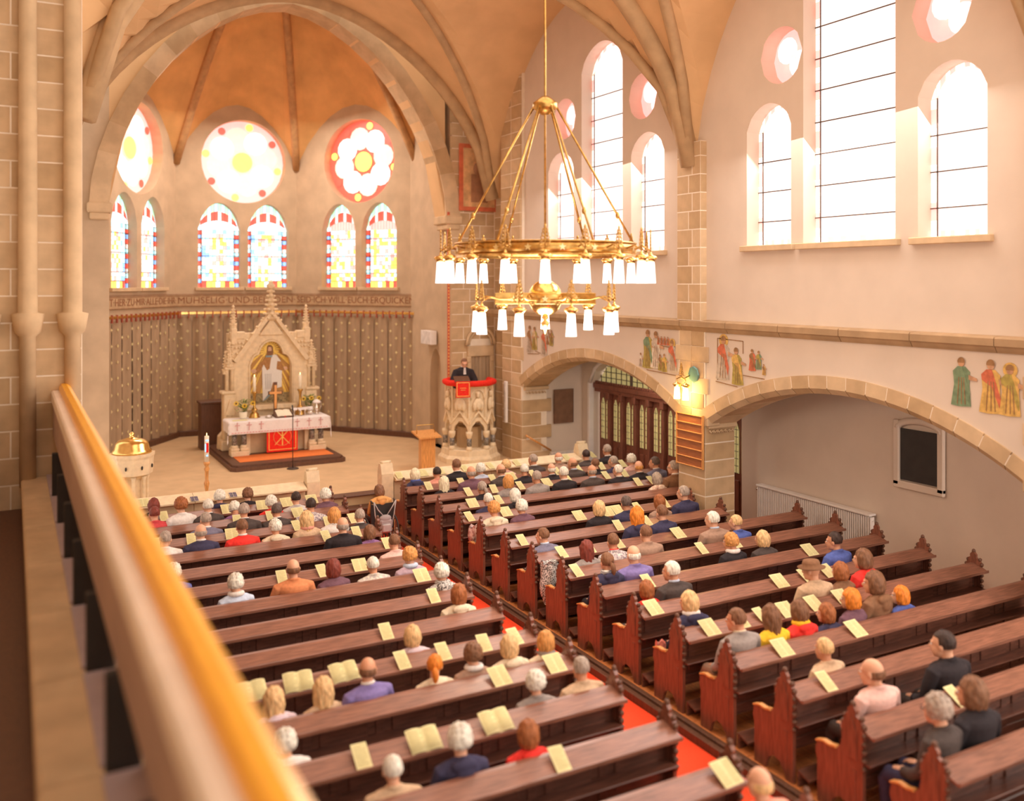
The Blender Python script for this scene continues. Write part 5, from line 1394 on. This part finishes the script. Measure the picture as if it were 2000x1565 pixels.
def hair_mesh(kind,seed):
    N,Mm=44,30; vs=[];fs=[]
    pr={'S':((.084,.098,.104),(0,-.022,.024),-.45,.004),'B':((.083,.092,.075),(0,-.030,-.008),-.5,.003),'C':((.102,.112,.120),(0,-.022,.022),-.55,.009),'H':((.102,.108,.140),(0,-.024,-.004),-.80,.006),'L':((.106,.108,.150),(0,-.026,-.008),-.9,.008),'P':((.086,.100,.106),(0,-.022,.022),-.5,.004),'W':((.086,.098,.10),(0,-.022,.02),-.5,.004)}[kind]
    (rx,ry,rz),c,cut,amp=pr
    for i in range(Mm+1):
        t=PI*i/Mm
        for k in range(N):
            a=2*PI*k/N; d=Vector((math.sin(t)*math.cos(a),math.sin(t)*math.sin(a),math.cos(t)))
            n_=noise.noise(d*(5 if kind=='C' else 3)+Vector((seed*7.3,0,0)))
            g=math.sin(a*17+seed+3*n_)*.35+math.sin(a*29+seed*2)*.25
            e=1+amp/.1*(n_*1.6+(g*.8 if kind!='C' else g*.25+noise.noise(d*9+Vector((seed,3,1)))*.7))
            p=Vector((d.x*rx*e,d.y*ry*e,d.z*rz*e))
            if kind=='B': p.x*=.975
            if kind=='B' and p.z>.035: p.z=.035-.2*(p.z-.035); p.x*=.80; p.y*=.80
            if p.z<cut*rz:
                p.z=cut*rz+(p.z-cut*rz)*.15
            if kind in 'HL' and p.z<-.02: s_=1+.12*min(1,(-.02-p.z)/.08)*(1 if d.y<.3 else .6); p.x*=s_; p.y*=s_ if d.y<0 else 1
            if kind=='L' and d.y<.35 and p.z<-.05:
                f=min(1,(-.05-p.z)/.07); p.z-=f*.13*(.8+.4*n_); p.y=min(p.y,.01)-.0; 
            # open the face
            if d.y>.35 and p.z<.05: p.y=min(p.y,.055 if kind in'HLC' else .03); 
            p=p+Vector(c); vs.append(p)
    for i in range(Mm):
        for k in range(N): fs.append((i*N+k,(i+1)*N+k,(i+1)*N+(k+1)%N,i*N+(k+1)%N))
    b=MB(HM['grey']); b.add(vs,fs,True)
    if kind=='P': b.tube([(0,-.11,.0),(0,-.15,-.02),(.01,-.155,-.09),(.0,-.14,-.19)],[.02,.034,.032,.008],10); b.ell((0,-.115,-.005),(.024,.02,.024),8,6)
    if kind=='W':
        b=MB(CMt['beige']); b.lathe([(.15,.035),(.155,.045),(.10,.05),(.098,.09),(.085,.125),(.03,.135)],24,(0,-.01),1,1.08)
    return b.mesh('hair')
HAIR={(k,s):hair_mesh(k,s) for k in 'SBCHLPW' for s in range(3)}
def eyes_mesh():
    b=MB(WHITE); 
    for q in (-1,1): b.use(WHITE); b.ell((q*.03,.082,.004),(.013,.010,.008),10,6); b.use(BLACK); b.ell((q*.03,.090,.003),(.006,.005,.006),8,5)
    return b.mesh('eyes')
EYES=eyes_mesh()
b=MB(mat('lips',(.55,.2,.15),.5)); b.ell((0,.097,-.062),(.02,.006,.006),8,5); LIPS=b.mesh('mouth')
b=MB(IRON); 
for q in (-1,1): b.tube([(q*.033+.02*math.cos(a),.104,.004+.016*math.sin(a)) for a in [2*PI*k/12 for k in range(12)]],.0022,4,True); b.tube([(q*.053,.104,.008),(q*.08,.0,.0)],.0025,4)
b.tube([(-.013,.104,.006),(.013,.104,.006)],.0022,4); GLAS=b.mesh('glasses')
def part(name,me,par,m=None,M=None):
    o=link(name,me,par)
    if m: o.material_slots[0].link='OBJECT'; o.material_slots[0].material=m
    if M is not None: o.matrix_local=M
    return o
hw={'S':'short','B':'thinning','C':'short curly','H':'bobbed','L':'long','P':'tied back','W':'brown'}
cw={'darkgrey':'dark grey','darkred':'dark red','platinum':'platinum blonde','orange':'bright orange','ginger':'ginger'}
kw={'bluegrey':'blue-grey','lightgrey':'light grey','rosered':'rose red','paleblue':'pale blue','zebra':'speckled','patterned':'patterned','floral':'floral','plaid':'plaid'}
r=random.Random(11)
for l in PEOPLE.strip().split('\n'):
    s,k,x,sc,h,hc,cl,po,co,o_=l.split(); k=int(k);x=float(x);sc=float(sc);po=int(po);o_=int(o_)
    sx=1 if h in 'SB' or h=='W' else 0
    ct='suit' if (cl in('black','charcoal','grey','taupe','bluegrey') and sx) else ('jacket' if cl in('navy','cream','beige','plum','brown','black','charcoal','taupe','grey') else 'top')
    hd='%s %s hair'%(hw[h],cw.get(hc,hc)) if h!='W' else 'brown hat'
    lab='person with %s, %s %s, %s %s pew, %s from the aisle'%(hd,kw.get(cl,cl),ct,ORD[k-1],'left' if s=='L' else 'right',ORD[o_-1])
    t=thing('person',lab,'person',(x,YR(k)+.035,0),R(r.uniform(-7,7)),'seated congregation')
    t.scale=(sc*1.02,sc,sc)
    M=pose_m(po); 
    part('body',BODY[(po,sx)],t,r.choice(SK)); jk=(1 if (co in('white','paleblue') and sx) else (0 if sx else r.choice((0,0,2,1))))
    if cl in('navy','cream') and not sx: jk=2
    part('jacket' if ct!='top' else 'pullover',JK[(sx,jk)],t,CMt[cl]); part('trousers',TROU,t,CMt[r.choice(('charcoal','black','navy','taupe','grey'))]); part('shoes',SHOE,t)
    if co!='-': part('collar' if co in('white','paleblue','blue','cream') and sx else 'scarf',COLL if sx else SCARF,t,CMt[co if co in CMt else 'white'])
    elif sx and ct=='suit' and r.random()<.6: part('collar',COLL,t,CMt['white'])
    hair=part('hair' if h!='W' else 'hat',HAIR[(h,r.randrange(3))],t,HM[hc] if h!='W' else CMt['brown'],M)
    part('eyes',EYES,t,None,M); part('mouth',LIPS,t,None,M)
    if (hc in('white','grey') and r.random()<.4) or (s,k,x)==('R',5,11.58): part('glasses',GLAS,t,None,M)
# person in the wheelchair -----------------------------------------
wp=thing('person','hunched person with brown hair in a mustard jacket sitting in the wheelchair','person',(6.52,17.36,-.03)); wp.scale=(.92,.9,.88)
M=pose_m(1); part('body',BODY[(1,0)],wp,SK[0]); part('jacket',JK[(0,2)],wp,mat('cloth_mustard',(.80,.40,.13),.85)); part('trousers',TROU,wp,CMt['charcoal']); part('shoes',SHOE,wp); part('hair',HAIR[('H',1)],wp,HM['brown'],M); part('eyes',EYES,wp,None,M)
wc=thing('wheelchair','black wheelchair with large wheels at the front end of the red aisle carpet','wheelchair',(6.52,17.36,-.075))
for q in (-1,1):
    b=MB(BLACK); b.tube([(q*.30,.18+.29*math.cos(a),.30+.29*math.sin(a)) for a in [2*PI*k/28 for k in range(28)]],.016,8,True); b.build('wheel',wc)
    w_=wc.children[-1]; b=MB(SILV); b.tube([(q*.325,.18+.26*math.cos(a),.30+.26*math.sin(a)) for a in [2*PI*k/28 for k in range(28)]],.008,6,True)
    for a in range(0,12): b.tube([(q*.30,.18,.30),(q*.30,.18+.28*math.cos(a*PI/6),.30+.28*math.sin(a*PI/6))],.003,4)
    b.build('push_rim',w_)
    b=MB(IRON); b.tube([(q*.24,.02,.95),(q*.24,.0,.9),(q*.24,.02,.3),(q*.24,.5,.28),(q*.24,.62,.12)],.012,8); b.tube([(q*.25,.02,.62),(q*.25,.4,.62),(q*.25,.42,.42)],.014,8); b.tube([(q*.24,-.1,.93),(q*.24,.02,.95)],.018,8); b.build('side_frame',wc)
    b=MB(BLACK); b.tube([(q*.24,.55+.07*math.cos(a),.075+.07*math.sin(a)) for a in [2*PI*k/12 for k in range(12)]],.014,6,True); b.build('caster',wc)
b=MB(BLACK); b.cbox(-.24,.24,-.005,.012,.42,.88,.006); b.build('back_sling',wc); b=MB(BLACK); b.cbox(-.24,.24,.0,.44,.37,.41,.01); b.build('seat_sling',wc)
bp=thing('backpack','grey backpack hanging from the handles of the wheelchair','backpack',(6.52,17.27,.42))
b=MB(mat('bag_grey',(.42,.36,.36),.7,var=.08)); b.cbox(-.13,.13,-.13,.0,-.16,.12,.035); b.ell((0,-.065,.12),(.13,.065,.08),16,8); b.build('bag_body',bp)
b=MB(mat('bag_grey_light',(.52,.46,.45),.7)); b.cbox(-.09,.09,-.17,-.12,-.13,.03,.02); b.build('front_pocket',bp)
b=MB(mat('bag_grey_light',(.5,.45,.45)))
for q in (-1,1): b.tube([(q*.04,-.05,.18),(q*.14,-.03,.30),(q*.23,-.05,.46)],.011,6); b.tube([(q*.23,-.05,.46),(q*.2,-.03,.2),(q*.13,-.04,-.12)],.011,6)
b.build('strap',bp)
# preacher ------------------------------------------------------------
pr=thing('person','preacher in a black gown with white bands reading at the pulpit','person',(10.66,22.28,1.50),PI-.2)
PMx=Matrix.Translation((0,.02,1.45))@Matrix.Rotation(R(-22),4,'X')@Matrix.Translation((0,.035,.135))
b=MB(SK[0]); b.lathe([(.12,0),(.15,.45),(.17,.85),(.15,1.05),(.19,1.3),(.19,1.38),(.12,1.42),(.058,1.45),(.055,1.52)],20,(0,0),1,.66)
for q in (-1,1):
    b.tube([(q*.15,0,1.36),(q*.20,0,1.34),(q*.27,.06,1.14),(q*.25,.2,1.02),(q*.19,.36,.98)],[.05,.055,.045,.038,.026],12)
    b.ell((q*.18,.40,.975),(.035,.045,.02),10,8)
    for f in range(4): xx=q*(.21-.02*f); b.tube([(xx,.42,.98),(xx,.46,.975),(xx,.48,.95)],[.009,.0085,.008],6)
    b.tube([(q*.155,.38,.98),(q*.13,.41,.98),(q*.125,.44,.965)],[.012,.011,.009],6)
head(b,PMx); link('body',fuse(b,'body',.008,.5,1),pr)
b=MB(CMt['black']); b.lathe([(.26,.02),(.25,.5),(.22,.9),(.20,1.1),(.215,1.3),(.205,1.38),(.13,1.435),(.075,1.455)],24,(0,0),1,.72)
for q in (-1,1): b.tube([(q*.15,0,1.36),(q*.21,0,1.345),(q*.29,.05,1.12),(q*.27,.2,.99),(q*.20,.33,.97)],[.06,.075,.095,.10,.075],14)
link('gown',fuse(b,'gown',.012,.6,2),pr)
b=MB(CMt['white']); b.prism([(-.035,1.27),(-.004,1.27),(-.004,1.45),(-.025,1.45)],.155,.163,'y'); b.prism([(.035,1.27),(.004,1.27),(.004,1.45),(.025,1.45)],.155,.163,'y'); b.tube([(.06*math.cos(a),.0+.06*math.sin(a),1.46) for a in [2*PI*k/16 for k in range(16)]],.014,6,True); b.build('white_bands',pr)
part('hair',HAIR[('S',1)],pr,HM['brown'],PMx); part('eyes',EYES,pr,None,PMx); part('mouth',LIPS,pr,None,PMx); part('glasses',GLAS,pr,None,PMx)
# things lying about ---------------------------------------------------
def cloth_item(name,lab,cat,loc,m,seed,w,h,d,rz=0):
    rr=random.Random(seed); t=thing(name,lab,cat,loc,rz); b=MB(m); N=14; vs=[];fs=[]
    for i in range(N+1):
        v=i/N
        for k in range(20):
            a=2*PI*k/20; q=.55+.6*math.sin(PI*(.15+.7*v))-.25*v; e=1+.18*math.sin(a*5+seed+v*4)+.1*noise.noise(Vector((a,v*5,seed)))
            vs.append((w*q*e*math.cos(a)*.5,d*q*e*math.sin(a)*.5,-h*v+.03*math.sin(k)))
    for i in range(N):
        for k in range(20): fs.append((i*20+k,(i+1)*20+k,(i+1)*20+(k+1)%20,i*20+(k+1)%20))
    b.add(vs,fs+[list(range(20))[::-1],[N*20+k for k in range(20)]],True); b.build('cloth',t); return t
cloth_item('scarf','black and white speckled scarf draped over the pew end beside the aisle','scarf',(7.28,YR(7)-.33,.92),CMt['zebra'],2,.30,.62,.2)
cloth_item('carrier_bag','crumpled pink and white bag hanging on a right pew end','bag',(7.28,YR(4)-.42,.88),mat('bag_pattern',(.85,.7,.66),.5,scale=14,col2=(.4,.14,.12)),5,.22,.42,.16)
cloth_item('coat','dark coat heaped at the aisle end of the seat behind the speckled scarf','coat',(7.45,YR(8)+.22,.66),CMt['black'],7,.45,.22,.35)
cloth_item('bag','pink-red cloth bag hanging low at the tenth right pew','bag',(7.3,YR(10)-.38,.62),mat('bag_coral',(.9,.28,.22),.7),9,.14,.22,.12)
bg_=thing('handbag','black handbag standing on the floor behind the ninth right pew','handbag',(7.45,YR(9)-.42,0)); b=MB(BLACK); b.cbox(-.16,.16,-.08,.08,0,.24,.04); b.build('bag_body',bg_); b=MB(BLACK); b.tube([(-.1,0,.23),(-.07,0,.38),(.07,0,.38),(.1,0,.23)],.01,6); b.build('handle',bg_)
ms=thing('music_stand','small folding tripod stand behind the eighth right pew','stand',(7.5,YR(8)-.38,0)); b=MB(IRON); b.tube([(0,0,.2),(0,0,.78)],.01,6); b.build('pole',ms)
for a in range(3): b=MB(SILV); b.tube([(0,0,.24),(.16*math.cos(a*2.09+.5),.16*math.sin(a*2.09+.5),.01)],.008,5); b.build('leg',ms)
b=MB(WHITE); b.tube([(0,0,.7),(0,0,.8)],.014,6); b.build('collar',ms)
for k,(x,lab) in enumerate(((3.2,'left of the two dark four-picture postcards on the left stone parapet'),(3.95,'right of the two dark four-picture postcards on the left stone parapet'))):
    t=thing('postcard',lab,'postcard',(x,19.0,.915)); t.rotation_euler=(R(17),0,0); b=MB(PAPERW); b.cbox(-.075,.075,-.06,.13,0,.004,.001); b.build('card',t)
    b=MB(mat('photo_dark',(.07,.04,.08),.5,var=.8,scale=30))
    for u in (-.07,.003):
        for v in (-.055,.038): b.box(u,u+.067,v,v+.087,.004,.006)
    b.build('photos',t,kind='stuff')
t=thing('folded_cloth','small folded red cloth on the right stone parapet ledge','cloth',(10.25,19.13,.95)); b=MB(RED); b.ell((0,0,.0),(.11,.07,.025),12,6); b.ell((.04,.02,.015),(.07,.05,.02),10,6); b.build('cloth',t)
